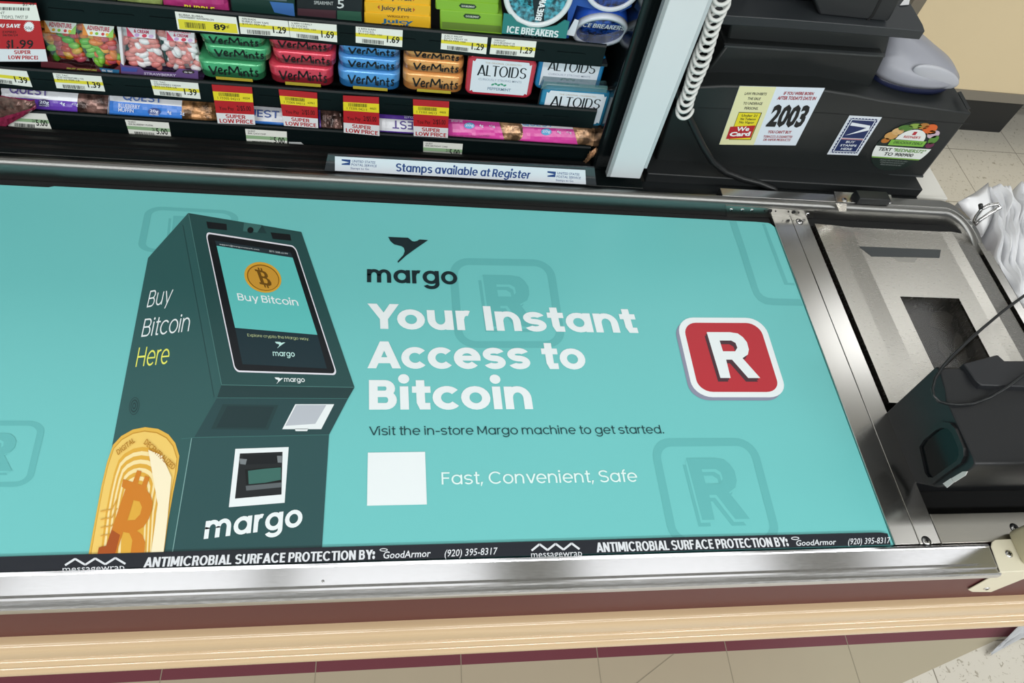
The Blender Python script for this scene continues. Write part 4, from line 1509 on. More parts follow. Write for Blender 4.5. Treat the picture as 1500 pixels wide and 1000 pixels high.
FR = ['f2b53a', '6cc23a', 'e04a3e', 'f0703a', 'd0586a', 'ee8a2e', '8ed24a']
PK = ['ee948e', 'ea8a86', 'fafafc', 'ee948e', 'fafafc']
mint_box([(61, 28), (116, 33), (116, 101), (69, 97)], FR, 'clear box of fruit mints directly beside the large red sale tag', lab_fruit, 1)
mint_box([(118, 33), (171, 38), (171, 106), (117, 101)], FR, 'second clear box of fruit mints from the large red sale tag', lab_fruit, 2)
mint_box([(177, 36), (232, 41), (234, 109), (181, 104)], PK, 'clear box of pink and white mints beside the fruit mints', lab_straw, 3)
mint_box([(236, 42), (289, 47), (291, 114), (237, 109)], PK, 'clear box of pink and white mints beside the green tins', lab_straw, 4)


def tray(pts, m, label, texts, depth=.05, plane=.889):
    t = empty('display_tray', P(*pts[0], 1, plane), label, 'display tray')
    b = MB().use(m)
    b.slab([P(x, y, 1, plane) for x, y in pts], (0, .0012, 0))
    w = [P(x, y, 1, plane) for x, y in pts]
    x0, x1 = min(p.x for p in w), max(p.x for p in w)
    z0 = min(p.z for p in w)
    b.box(x0, x1, plane, plane + depth, z0, z0 + .0012)
    b.build('tray_card', t)
    pr = Print(1, plane, (0, -1, 0))
    texts(pr)
    pr.build('tray_print', t)


def tx(pr):
    pr.poly([(145, 99), (175, 102), (174, 110), (150, 106.5)], ink('2f6f9a'), 1)
    pr.text('tic tac', (149, 104), (165, 105.5), (149, 100.5), ink('e8edf0'), .02, 2)
    pr.text('FRUIT ADVENTURE', (98, 101), (142, 104), (98, 98.5), ink('c8cf5a'), .02, 2)


tray([(60, 89), (100, 94), (112, 99), (165, 103), (176, 95), (177, 116), (60, 108)], ink('6a3038'), 'dark red card tray holding the fruit mint boxes', tx)


def tx(pr):
    pr.text('STRAWBERRY', (211, 109), (258, 112), (211, 105.5), ink('d9d2ea'), .02, 2)
    pr.text('& CREAM', (222, 113.5), (248, 115.5), (222, 110.5), ink('d9d2ea'), .02, 2)
    pr.ell(276, 105, 9, 3, ink('3a3434'), 1, 3)
    pr.text('tic tac', (270, 106.4), (282, 107), (270, 103.6), ink('dfdfe4'), .02, 2)
    pr.poly([(178, 97.5), (202, 100), (200, 105), (178, 104)], ink('4a5aa8'), 1)


tray([(176, 92), (181, 96), (205, 99), (211, 104), (256, 107), (262, 101), (290, 104), (291, 126), (178, 116)], ink('6b5288'), 'purple card tray holding the pink and white mint boxes', tx)

b = MB().use(mat('liner_white', 'ece8ec', .4))
b.slab([P(x, y, 1, .889) for x, y in ((171.5, 38), (177, 38), (181.5, 96), (177.5, 93))], (0, .03, 0))
tag(b.build('tray_liner'), 'white card side of the tray left of the pink mint boxes', 'card')
# -- mint tins in stacks of three


SCRIPT = {'V': [[(0, 1), (.45, 0), (1.05, 1.02)]], 'e': [[(.05, .35), (.9, .42), (.75, .66), (.4, .68), (.1, .4), (.2, .05), (.6, 0), (.95, .15)]],
          'r': [[(.2, .65), (.15, 0)], [(.17, .4), (.5, .65), (.95, .62)]], 'M': [[(0, 0), (.12, 1), (.5, .3), (.92, 1.05), (1, 0)]], 'i': [[(.5, .6), (.4, 0)], [(.6, .85), (.6, .95)]],
          'n': [[(.1, .62), (.1, 0)], [(.1, .4), (.5, .65), (.8, .5), (.9, 0)]], 't': [[(.5, 1), (.4, .05), (.8, 0)], [(0, .6), (1, .64)]],
          's': [[(.9, .62), (.5, .68), (.2, .5), (.8, .25), (.6, 0), (.05, .04)]]}


def tin(l, r, top, bot, dark, lite, label, group, Y, yellow):
    c = P((l + r) / 2, top + (bot - top) / 2, 1, Y)
    a, e = P(l, (top + bot) / 2 - 4, 1, Y), P(r, (top + bot) / 2 + 4, 1, Y)
    wd = e.x - a.x
    hh = abs(P((l + r) / 2, top, 1, Y).z - P((l + r) / 2, bot, 1, Y).z) * .94
    t = empty('mint_tin', (c.x, Y + .03, c.z - hh / 2), label, 'mint tin', group)
    b = MB().use(mat('tin_' + dark, dark, .22, .25, coat=.5))
    b.rbox((c.x, Y + .03, c.z - hh * .05), wd * .985, .0595, hh * .9, .014, n=6)
    b.build('tin_body', t, bev=.0008)
    b = MB().use(mat('tin_' + lite, lite, .2, .25, coat=.6))
    b.rbox((c.x, Y + .03, c.z + hh * .17), wd, .0610, hh * .66, .014, n=6)
    b.build('lid', t, bev=.0014)
    pr = Print(1, Y - .0007, (0, -1, 0), base=.0003)
    px = lambda u, v: Q((c.x + (u - .5) * wd, Y - .0007, c.z + (v - .5) * hh))
    rnd = random.Random(len(label) * 7)
    u = .17
    for ch, wch in zip('VerMints', (.11, .075, .06, .16, .03, .085, .06, .065)):
        j = rnd.uniform(-.05, .05)
        for st in SCRIPT[ch]:
            pr.line([px(u + wch * x, .32 + j + .46 * y) for x, y in st], 2.3 if ch in 'VM' else 1.9, KEY, 1)
        u += wch + .014
    if yellow:
        pr.poly([px(.24, .04), px(.80, .04), px(.80, .20), px(.24, .20)], ink('b9a93a'), 1)
    pr.build('lettering', t)


def tins(name, rows, dark, lite):
    for k, (l, r, tp, bt) in enumerate(rows):
        pos = ('lowest', 'middle', 'topmost')[k]
        tin(l, r, tp, bt, dark, lite, '%s mint tin, %s in its stack of three' % (name, pos), name + ' mint tins in one stack', (.8865, .8885, .8905)[k], k == 0)


tins('green', [(291, 388, 91, 119), (299, 396, 68, 91), (291, 388, 50, 71)], '2c6b46', '4cb078')
tins('red', [(394, 488, 97, 127), (399, 492, 76, 99), (392, 488, 56, 78)], '8c2430', 'de4258')
tins('blue', [(495, 586, 104, 133), (495.5, 586, 84.5, 106), (496, 586, 66, 86)], '2a6ba6', '5aa2e6')
tins('orange', [(590, 679, 108.5, 137), (591, 680, 88, 110), (592, 681, 73, 91)], 'b5763e', 'f0aa62')

# -- rectangular hinged tins standing on edge


def altoid(q, Y, rim, label, tilt=.0, part=1.0, flavor=''):
    w = [P(x, y, 1, Y) for x, y in q]
    cx = sum(p.x for p in w) / 4; cz = sum(p.z for p in w) / 4
    sx = ((w[1].x - w[0].x) + (w[2].x - w[3].x)) / 2
    sz = ((w[0].z - w[3].z) + (w[1].z - w[2].z)) / 2
    t = empty('hinged_tin', (cx, Y, cz - sz / 2), label, 'mint tin')
    rx = Matrix.Rotation(PI / 2, 3, 'X')
    b = MB().use(mat('rim_' + rim, rim, .2, .3, coat=.6))
    b.rbox((cx, Y + .004, cz), sx, sz, .008, .010, rx, n=6)
    b.build('lid', t, bev=.001)
    b = MB().use(mat('tin_bare', 'b9bcc0', .3, .8))
    b.rbox((cx, Y + .0135, cz), sx * .98, sz * .97, .012, .010, rx, n=6)
    b.build('tin_body', t)
    px = lambda u, v: Q((cx + (u - .5) * sx, Y, cz + (v - .5) * sz))
    pr = Print(1, Y, (0, -1, 0))
    o = [px(u, v) for u, v in ((.07, .10), (.10, .13), (.12, .08), (.88, .08), (.90, .13), (.93, .10), (.93, .88), (.90, .86), (.88, .93), (.12, .93), (.10, .86), (.07, .88))]
    pr.poly(o, ink('dfe6ee'), 1)
    pr.round('ALTOIDS', px(.15, .52), px(.87, .52), px(.15, .79), ink('14161c'), .13, 2, h=.045)
    pr.text('THE ORIGINAL CELEBRATED', px(.25, .83), px(.78, .83), px(.25, .87), ink('b9a58a'), 0, 2)
    pr.text('CURIOUSLY STRONG MINTS', px(.18, .40), px(.82, .40), px(.18, .455), ink('9aa6b8'), .005, 2)
    pr.text(flavor, px(.33, .16), px(.68, .16), px(.33, .235), ink('7d93a8'), .02, 2)
    for k in range(5):
        a = px(.40 + .045 * k, .31 + .02 * (k % 2))
        pr.ell(a[0], a[1], 2.4, 1.3, ink('3c9a78'), 2, 25 if k % 2 else -20)
    pr.build('front_print', t)
    return t


altoid([(682.5, 81), (782.5, 87.5), (782.5, 144), (684, 139)], .8835, 'cf2f44', 'red rimmed mint tin with white front standing upright', flavor='PEPPERMINT')
altoid([(786, 74), (884, 81), (882, 136), (787, 131)], .893, '1f7fb8', 'blue rimmed mint tin standing behind the tilted tin', flavor='WINTERGREEN')
altoid([(789.5, 127), (891, 135), (889, 186), (790, 180)], .8815, '2a86b0', 'teal rimmed mint tin half sunk behind the middle lip', flavor='WINTERGREEN')
b = MB().use(clear_mat('shrink_film', 'd6dde0', .25))
b.slab([P(x, y, 1, .8800) for x, y in ((797, 119), (890, 126), (890, 136), (792, 130))], (0, .012, 0))
tag(b.build('shrink_band'), 'clear shrink band over the top of the teal rimmed tin', 'packaging')


# -- snack bars lying in the lowest tray
def bar(q, cols, label, texts, foil=None, Y=.8870, name='snack_bar', crimp=True, th=.020, tilt=True):
    """a film-wrapped bar: pillow front following the outline with crimped ends"""
    f = lambda u, v: bilerp((q[3], q[2], q[1], q[0]), u, v)
    pn = Vector((0, -.80, .60)) if tilt else Vector((0, -1, 0))
    p0 = P((q[2][0] + q[3][0]) / 2, (q[2][1] + q[3][1]) / 2, 1, Y)
    t = empty(name, PP(*q[3], p0, pn), label, 'snack bar' if name == 'snack_bar' else 'snack bag')
    nu, nv = 22, 8
    b = MB()
    ls = []
    rnd = random.Random(len(label))
    for j in range(nv + 1):
        v = j / nv
        row = []
        for i in range(nu + 1):
            u = i / nu
            e = min(1, min(u, 1 - u) * 9) ** .5
            h = e * math.sin(PI * min(max(v, .04), .96)) ** .45
            p = PP(*f(u, v), p0, pn)
            wr = noise.noise(Vector((u * 14, v * 6, rnd.random() * .01 + len(label)))) * (.0018 if not foil else .0035) * (1.6 - e)
            row.append(p + pn * (.006 * h - wr))
        ls.append(row)
    for (u0, u1, v0, v1, m) in cols:
        b.use(m)
        for j in range(nv):
            for i in range(nu):
                if u0 <= (i + .5) / nu < u1 and v0 <= (j + .5) / nv < v1:
                    b.add([ls[j][i], ls[j][i + 1], ls[j + 1][i + 1], ls[j + 1][i]], [(0, 1, 2, 3)], True)
    b.use(cols[0][4])
    edge = ls[0] + [r[-1] for r in ls[1:]] + ls[-1][-2::-1] + [r[0] for r in ls[-2:0:-1]]
    b.loops([edge, [p - pn * th for p in edge]], cap=False)
    n = len(edge)
    o = b.build('wrapper', t)
    pr = Print(1, 0, pn, base=.0006, p0=p0 + pn * .0066)
    F = lambda u, v: Q(PP(*f(u, v), p0, pn) + pn * .0066)
    texts(pr, F)
    if pr.mb.v: pr.build('print', t)


def choc(name, c, dk, lt):
    m = mat(name, c, .22, .35, noise_amt=.75, noise_scale=70, bump=.9)
    return m


COOK = choc('cookie_foil', '9a7048', 0, 0)
CHOC = choc('choc_foil', '6a4f48', 0, 0)
CAKE = choc('cake_foil', 'b08a68', 0, 0)
FW, PUR, BLU2, PNK = mat('film_white', 'f0f3f8', .25), mat('film_purple', '6a42b4', .25), mat('film_blue', '3a80da', .25), mat('film_pink', 'e04aa8', .25)
LT = ink('dce4f4')


def t1(pr, F):
    pr.round('QUEST', F(.10, .66), F(.46, .66), F(.10, .98), ink('4a318e'), .12, 1)
    pr.ell(*F(.42, .36), 8, 5.5, ink('33205f'), 1)
    pr.text('20g', F(.38, .33), F(.47, .33), F(.38, .45), LT, .02, 2)
    pr.text('PROTEIN', F(.38, .22), F(.47, .22), F(.38, .28), LT, .01, 2)
    pr.text('4g', F(.57, .33), F(.62, .33), F(.57, .45), LT, .01, 2)
    pr.text('<1g', F(.68, .33), F(.74, .33), F(.68, .45), LT, .01, 2)


bar([(2, 122), (160, 136), (157, 168), (2, 160)], [(0, .72, .55, 1, FW), (0, .72, 0, .55, PUR), (.72, 1, 0, 1, CHOC)], 'purple and white snack bar with a chocolate picture, far left', t1)


def t2(pr, F):
    pr.round('QUEST', F(.14, .70), F(.50, .70), F(.14, .98), ink('2a5fb0'), .12, 1)
    pr.text('BLUEBERRY', F(.10, .40), F(.30, .40), F(.10, .55), LT, .01, 1)
    pr.text('MUFFIN', F(.10, .24), F(.24, .24), F(.10, .38), LT, .01, 1)
    pr.ell(*F(.43, .34), 9, 5.5, ink('1d3f86'), 1)
    pr.text('20g', F(.39, .31), F(.47, .31), F(.39, .42), LT, .02, 2)
    pr.text('PROTEIN', F(.39, .20), F(.47, .20), F(.39, .26), LT, .01, 2)
    pr.text('4g', F(.55, .31), F(.59, .31), F(.55, .43), LT, .01, 2)
    pr.text('2g', F(.67, .31), F(.71, .31), F(.67, .43), LT, .01, 2)


bar([(161, 133), (318, 146), (318, 183), (160, 171)], [(0, .68, .58, 1, FW), (0, .68, 0, .58, BLU2), (.68, 1, 0, 1, COOK)], 'blue and white snack bar with a muffin picture', t2)


def t3(pr, F):
    pr.round('QUEST', F(.20, .55), F(.62, .55), F(.20, .85), ink('2a4f9c'), .12, 1)
    pr.text('PROTEIN BAR', F(.66, .78), F(.82, .78), F(.66, .86), ink('2a4f9c'), .0, 1)


bar([(322, 151), (463, 162), (464, 195), (322, 186)], [(0, .92, .4, 1, FW), (0, .80, 0, .4, BLU2), (.80, .92, 0, .4, COOK), (.92, 1, 0, 1, PUR)], 'white and blue snack bar partly behind two red sale tags', t3)
bar([(466, 159), (503, 162), (503, 197), (468, 193)], [(0, .10, 0, 1, PUR), (.10, 1, 0, 1, CHOC)], 'brown foil end of a snack bar between two red sale tags', lambda pr, F: None, foil=1)


def t5(pr, F):
    pr.round('QUEST', F(.80, .70), F(.28, .70), F(.80, .36), ink('4a318e'), .12, 1)
    pr.text('DOUBLE CHOCOLATE', F(.82, .93), F(.44, .93), F(.82, .82), LT, .01, 1)


bar([(545, 163), (652, 171), (652, 205), (545, 199)], [(0, 1, .75, 1, PUR), (0, 1, .25, .75, FW), (0, 1, 0, .25, PUR)], 'purple and white snack bar lying upside down between sale tags', t5)


def t6(pr, F):
    pr.ell(*F(.30, .66), 7.5, 4.5, ink('55a8d8'), 1)
    pr.text('20g', F(.25, .63), F(.35, .63), F(.25, .74), LT, .01, 2)
    pr.text('4g', F(.42, .63), F(.47, .63), F(.42, .74), LT, .01, 2)
    pr.text('<1g', F(.54, .63), F(.61, .63), F(.54, .74), LT, .01, 2)
    pr.text('BIRTHDAY CAKE', F(.08, .78), F(.22, .78), F(.08, .86), LT, .0, 2)
    pr.text('PROTEIN BAR NATURALLY FLAVORED', F(.05, .20), F(.52, .20), F(.05, .27), ink('8c2a6a'), .0, 2)


bar([(651, 169), (766, 178), (779, 205), (652, 208)], [(0, .68, .86, 1, FW), (0, .68, 0, .86, PNK), (.68, 1, 0, 1, CAKE)], 'pink snack bar beside the rightmost red sale tag', t6)


def t7(pr, F):
    pr.round('QUEST', F(.02, .80), F(.42, .80), F(.02, .97), ink('57a6d6'), .12, 1)
    pr.ell(*F(.33, .58), 7.5, 5, ink('55a8d8'), 1)
    pr.text('20g', F(.28, .55), F(.38, .55), F(.28, .66), LT, .01, 2)
    pr.text('4g', F(.46, .55), F(.51, .55), F(.46, .66), LT, .01, 2)
    pr.text('<1g', F(.58, .55), F(.64, .55), F(.58, .66), LT, .01, 2)


bar([(762, 176), (871, 183), (887, 214), (758, 212)], [(0, .70, .72, 1, FW), (0, .70, 0, .72, PNK), (.70, 1, 0, 1, CAKE)], 'pink and white snack bar at the right end of the tray', t7, Y=.8865)
bar([(-10, 138), (50, 147), (53, 158), (-2, 190)], [(0, 1, 0, .35, mat('film_wine', '8c2a4a', .25)), (0, 1, .35, 1, CHOC)], 'red and brown foil bag corner hanging over the lowest lip', lambda pr, F: None, foil=1, Y=.8720, name='snack_bag', th=.002, tilt=False)
bar([(864, 222), (877, 212), (868, 228), (852, 243)], [(0, 1, 0, 1, CAKE)], 'torn foil scrap hanging below the rightmost pink bar', lambda pr, F: None, foil=1, Y=.8700, name='foil_scrap', th=.001, tilt=False)

# -- top shelf: gum and candy, cut by the frame


def pack(q, m, label, cat, name, texts=None, Y=.888, depth=.05, group=None, bev=.0015):
    t = empty(name, P(*q[-1], 1, Y), label, cat, group)
    b = MB().use(m)
    b.slab([P(x, y, 1, Y) for x, y in q], (0, depth, 0))
    b.build('carton', t, bev=bev)
    if texts:
        pr = Print(1, Y, (0, -1, 0))
        texts(pr)
        if pr.mb.v: pr.build('print', t)
    return t


bar([(172, -40), (238, -36), (238, 9), (172, 3)], [(0, 1, 0, 1, mat('film_fruit', '8a9a5a', .3, noise_amt=.6, noise_scale=40))], 'green and pink candy bag at the upper picture edge', lambda pr, F: None, name='candy_bag', tilt=False)
bar([(40, -44), (170, -36), (170, 3), (40, -9)], [(0, 1, 0, 1, mat('film_green', '5a6a3a', .3, noise_amt=.6, noise_scale=40))], 'dull green candy bag beside the pink bag', lambda pr, F: None, name='candy_bag', tilt=False)


def tb(pr, F):
    pr.text('BUBBLE', F(.34, .05), F(.80, .04), F(.34, .20), ink('e0d23a'), .03, 1)


bar([(234, -40), (326, -34), (336, 17), (240, 9)], [(0, 1, 0, 1, mat('film_magenta', 'b83a7c', .28))], 'magenta gum bag above the 89 cent tag', tb, name='candy_bag', tilt=False)


def tg(pr):
    pr.poly([(395, 2), (430, 5), (432, 24), (402, 18)], ink('3f6fb0'), 1)
    pr.poly([(336, -10), (420, -4), (420, 2), (337, -4)], ink('5a6a70'), 1)


pack([(332, -40), (430, -34), (433, 25.5), (339, 17)], ink('1e3a34', .3), 'dark green gum tray with a blue corner patch', 'gum tray', 'gum_tray', tg)


def tg(pr):
    pr.text('SPEARMINT', (460, 6), (488, 7.5), (460, 1), ink('b9c0c0'), .01, 1)
    pr.text('5', (494, 12), (504, 12), (494, -1), ink('cfd6d6'), .01, 1)
    pr.poly([(494, 15), (529, 17), (530, 31), (494, 28)], ink('2f5a48'), 1)
    pr.poly([(436, 12), (492, 15), (492, 27), (436, 22)], ink('4a3038'), 1)


pack([(434, -40), (531, -34), (531, 33), (434, 24.5)], ink('22272a', .25), 'black spearmint gum pack beside the yellow packs', 'gum pack', 'gum_pack', tg)
YG = ink('e8b52a', .3)
for k, (y0, y1) in enumerate(((18, 37.5), (2.5, 18), (-13, 2.5))):
    def tj(pr, y0=y0, y1=y1, k=k):
        o = ink('2a3a4a')
        if k:
            pr.text('Juicy Fruit', (558, y1 - 4.2), (603, y1 - 1), (558, y1 - 10.5), o, .02, 1)
            pr.poly([(553, y1 - 8), (556, y1 - 11), (556, y1 - 4)], ink('b5562a'), 1)
            pr.poly([(608, y1 - 4), (605, y1 - 7), (605, y1 - .5)], ink('b5562a'), 1)
        else:
            pr.text("WRIGLEY'S", (567, 25), (599, 26.5), (567, 22), ink('7a4a1a'), .01, 1)
            pr.text('Juicy', (559, 33), (605, 35), (559, 27), ink('2a6f9a'), .03, 1)
            pr.text('Fruit', (566, 39), (600, 40), (566, 34.5), ink('2a4a6a'), .03, 1)
    pack([(533.5, y0), (631, y0 + 6.5), (631, y1 + 6), (533.5, y1 - .8)], YG, 'yellow fruit gum pack, %s in its stack' % ('lowest', 'second from the bottom', 'topmost visible')[k], 'gum pack', 'gum_pack', tj, Y=.888 + .0015 * k, group='yellow gum packs in one stack')
GG = ink('86b83a', .3)
for k, (y0, y1, l, r) in enumerate(((14.5, 44, 644.5, 736.5), (-.5, 14.5, 638, 730.5), (-15, -.5, 637, 731))):
    def td(pr, y0=y0, y1=y1, k=k, l=l, r=r):
        m_ = (l + r) / 2
        yb = y0 + 8.5
        pr.poly([(m_ - 12, yb), (m_ - 9, yb - 3.2), (m_ + 11, yb - 1.5), (m_ + 14, yb + 2), (m_ + 11, yb + 5), (m_ - 9, yb + 3.4)], ink('27402a'), 1)
        pr.text('DOUBLEMINT', (m_ - 8, yb + 1.8), (m_ + 11, yb + 3.4), (m_ - 8, yb - 1), ink('e8efdf'), .01, 2)
        if k == 0:
            pr.poly([(l + 3, y0 + 17), (r - 3, y0 + 23.5), (r - 3, y0 + 33), (l + 3, y0 + 27)], ink('6a8a3a'), 1)
    pack([(l, y0), (r, y0 + 7), (r, y1 + 6.5), (l, y1 - 1)], GG, 'green mint gum pack, %s in its stack' % ('lowest', 'second from the bottom', 'topmost visible')[k], 'gum pack', 'gum_pack', td, Y=.888 + .0015 * k, group='green gum packs in one stack')


def tub(cpx, Y, r, col, ringc, face, label, tilt, txt=None):
    c = P(*cpx, 1, Y)
    t = empty('mint_tub', c - Vector((0, 0, r)), label, 'mint tub')
    ax = (Matrix.Rotation(tilt, 3, 'X') @ Vector((0, -1, 0))).normalized()
    b = MB().use(mat('tub_' + col, col, .2, coat=.5))
    b.lathe([(.001, -.032), (r * .9, -.032), (r * .97, -.026), (r * .99, -.004), (r * .90, .0)], c, ax, 40)
    b.build('tub_body', t)
    b = MB().use(mat('tubring_' + ringc, ringc, .22, coat=.4))
    b.lathe([(r * .99, -.005), (r * 1.0, .001), (r * .97, .003), (r * .86, .003), (r * .84, .0005), (r * .84, -.002)], c, ax, 40)
    b.build('rim', t)
    b = MB().use(face)
    b.lathe([(r * .85, -.0008), (r * .85, .0002), (.0005, .0002)], c, ax, 40)
    b.build('lid', t)
    if txt: txt(t, c, ax)
    return t


ICE = mat('holo_teal', '4aa6b8', .2, .2, noise_amt=.8, noise_scale=160, coat=.5)
ICB = mat('holo_blue', '20489a', .2, .2, noise_amt=.8, noise_scale=160, coat=.5)


def itx(t, c, ax):
    pr = Print(1, c.y - .0005, (0, -1, 0), base=.0006)
    k, w = ink('1d2a30'), ink('eef4f6')
    pr.poly([(778, -22), (797, -20), (797, 31), (783, 27)], k, 1)
    pr.round('BREAKERS', (783.5, 29), (796, -22), (792.5, 30), w, .20, 2, h=.13)
    pr.round('MINTS', (772.5, 6), (771, -20), (778.5, 9), k, .18, 2, h=.13)
    pr.build('lid_lettering', t)


tub((789, -8), .884, .046, '1f8a8a', 'dfe6e8', ICE, 'teal mint tub with white rim standing in a teal tray', .0, itx)
pr_q = [(738, 20), (749, 22), (757, 32), (775, 40), (795, 42), (815, 38), (827, 30), (834.5, 32), (829, 56.5), (735, 49)]


def tt(pr):
    pr.text('WINTERGREEN', (764, 41.6), (801, 45), (764, 39), ink('9fd0cc'), .01, 1)
    pr.round('ICE BREAKERS', (742, 47.5), (817, 55), (743.5, 37.5), ink('e2ecee'), .20, 2, h=.13)
    pr.text('MINTS', (762, 53), (794, 56.5), (763, 48.5), ink('2a3a40'), .01, 1)


pack(pr_q, ink('2f7f7c', .3), 'teal card tray with white lettering holding the teal tub', 'display tray', 'display_tray', tt, Y=.8795, depth=.002, bev=0)
tub((900, -26), .886, .040, '1f4ab0', 'd5dce6', ICB, 'upper blue mint tub at the top picture edge', .0)


def btx(t, c, ax):
    b = MB().use(ink('dfe6f0'))
    u = Vector((1, 0, 0))
    v = u.cross(-ax).normalized()
    if v.z < 0: v = -v
    for i, g in enumerate(round_text('ICE BREAKERS', .2, .13)):
        pts = [c + ax * (.0012 + (i % 12) * 6e-6) + u * ((x - .5) * .062) + v * (.010 + y / CAP * .0105) for x, y in g]
        b.add(pts, [tuple(t_) for t_ in tessellate_polygon([pts])])
    b.build('lid_lettering', t, merge='print')


tub((879, 46), .900, .0390, '2352ba', 'd5dce6', ICB, 'lower blue mint tub leaning forward behind the top lip', .5, btx)
pack([(836, -30), (930, -24), (925, 10), (905, 20), (870, 14), (845, 8), (834, 40), (833, 56), (829, 56)], ink('2a55a8', .3), 'blue card tray around the blue tubs', 'display tray', 'display_tray', None, Y=.893, depth=.002, bev=0)
b = MB().use(ink('d5dbe4'))
b.slab([P(x, y, 1, .884) for x, y in ((824, 50), (841, 53), (848, 30), (842, 28), (833, 44), (826, 48))], (0, .0006, 0))
tag(b.build('card_flap'), 'small white card flap beside the teal tray', 'card')
# ------------------------------------------------------------------ register station
sd = MB().use(mat('stand_white', 'e2e0d8', .4))
sd.box(.40, .95, .850, 1.40, 0, .884)
tag(sd.build('register_stand', bev=.002), 'white laminate stand under the black register', 'stand')
RY = .88
rg = empty('register', (.66, 1.0, .886), 'large black plastic cash register with stickers on its front', 'cash register')
b = MB().use(BLACKP)


def rx(pts, y, depth, m=BLACKP, name='housing', bev=.003, par=rg, label=None):
    b = MB().use(m)
    b.slab([P(x, py, 1, y) for x, py in pts], (0, depth, 0))
    return b.build(name, par, bev=bev, label=label)


rx([(955, 250), (985, 160), (1012, 128), (1060, 125.5), (1110, 126.5), (1208, 132), (1255, 139.5), (1290, 147), (1350, 155), (1424, 166), (1351, 260), (1150, 252)], RY, .30, name='main_housing')
w0, w1, w2, w3 = P(960, 248, 1, .888), P(1345, 261, 1, .888), P(1333, 284, 1, .888), P(958, 266, 1, .888)
b = MB().use(mat('base_black', '1a1d1e', .5))
b.box(.392, .885, .846, 1.2, .8842, .9050)
b.build('base_tray', rg, bev=.002)
b = MB().use(mat('seam_black', '0c0e0f', .6))
b.slab([P(x, y, 1, RY - .0002) for x, y in ((1022, 157), (1209, 165), (1424, 181.5), (1424, 182.6), (1209, 166.2), (1022, 158.2))], (0, .001, 0))
b.build('front_seam', rg)
b = MB().use(mat('ridge_black', '3a3e3f', .35))
b.slab([P(x, y, 1, RY - .002) for x, y in ((957, 243), (1150, 250.5), (1353, 258), (1352, 260), (1150, 253), (957, 245.5))], (0, .003, 0))
b.build('lower_ridge', rg)
rx([(1018, 128), (1064, 66), (1180, 74), (1297, 81.5), (1270, 137)], .912, .25, name='upper_housing')
b = MB().use(mat('ridge_black', '3a3e3f', .35))
b.slab([P(x, y, 1, .910) for x, y in ((1062, 66.5), (1180, 74), (1297, 81.5), (1296, 84), (1180, 76.5), (1061, 69))], (0, .006, 0))
b.build('upper_ridge', rg)
rx([(1062, 69), (1075, 20), (1310, 30), (1297, 84)], .930, .22, m=mat('recess_black', '2a2e2e', .5), name='recess_panel')
b = MB().use(BLACKM)
b.slab([P(x, y, 1, .9285) for x, y in ((1062, 60), (1180, 67.5), (1288, 73.5), (1288, 76), (1180, 70.5), (1062, 63))], (0, .001, 0))
b.build('paper_slot', rg)
# keyboard shelf
b = MB().use(mat('shelf_grey', '2f3336', .38))
sp = [(1040, 21), (1150, 28), (1250, 36), (1355, 45.5), (1352, 36), (1340, 15), (1300, -50), (1060, -60)]
b.slab([P(x, y, 2, 1.165) for x, y in sp], (0, 0, -.0135))
b.build('top_shelf', rg, bev=.001)
# screen housing
mo = empty('monitor', (.6, .95, 1.166), 'black monitor housing standing on the register shelf', 'monitor')
b = MB().use(mat('monitor_black', '26292b', .45))
a = [P(x, y, 1, .893) for x, y in ((1188, -60), (1193, 0), (1198, 24), (1206, 30.5), (1264, 36), (1297, 35.5), (1303, 30), (1330, -20), (1345, -60))]
for p in a: p.z = max(p.z, 1.1665)
b.slab(a, (0, .10, 0))
b.build('screen_housing', mo, bev=.004, seg=3)
b = MB().use(BLACKM)
b.slab([P(x, y, 1, .8925) for x, y in ((1289, -2), (1292, 1), (1280, 24), (1268, 34), (1266, 33), (1277, 22))], (0, .0008, 0))
b.build('side_groove', mo)
b = MB().use(mat('monitor_foot', '15181a', .4))
b.box(.47, .60, .925, 1.0, 1.1655, 1.30)
b.build('foot', mo, bev=.003)
b = MB().use(ink('e6e8ea'))
b.slab([P(x, y, 2, 1.1665) for x, y in ((1318, 8), (1324, 0), (1322, -30), (1338, -30), (1331, 7))], (0, 0, .0008))
tag(b.build('paper_slip'), 'white paper slip behind the black monitor', 'paper')

# stickers
ST = RY - .0010


def sticker(q, label, m):
    b = MB().use(m)
    b.slab([P(x, y, 1, ST) for x, y in q], (0, .0006, 0))
    return b.build('sticker', rg, label=label)


q = [(1083.5, 126), (1208.5, 129), (1165.5, 213), (1053.5, 211.5)]
stk = sticker(q, 'white and cream age notice sticker reading 2003', ink('dfe8f2'))
f = lambda u, v: bilerp((q[3], q[2], q[1], q[0]), u, v)
pr = Print(1, ST, (0, -1, 0))
CR, RD = ink('e6e4b4'), ink('a8323c')
pr.poly([f(0, 0), f(.45, 0), f(.43, 1), f(0, 1)], CR, 1)
for k, (s_, u0, u1) in enumerate((('LAW PROHIBITS', .09, .35), ('THE SALE', .145, .30), ('TO UNDERAGE', .115, .345), ('PERSONS.', .15, .32))):
    v = .855 - .083 * k
    pr.text(s_, f(u0, v), f(u1, v), f(u0, v + .045), KEY, .02, 2)
pr.poly([f(.10, .085), f(.385, .085), f(.385, .56), f(.10, .56)], KEY, 2)
pr.poly([f(.105, .095), f(.375, .095), f(.375, .55), f(.105, .55)], ink('e8d82e'), 3)
for k, s_ in enumerate(('Under 21', 'No Tobacco', 'No Vapor')):
    v = .485 - .058 * k
    pr.text(s_, f(.15, v), f(.34, v), f(.15, v + .04), KEY, .02, 4)
pr.poly([f(.06, .10), f(.37, .13), f(.37, .34), f(.06, .31)], ink('b5262e'), 5)
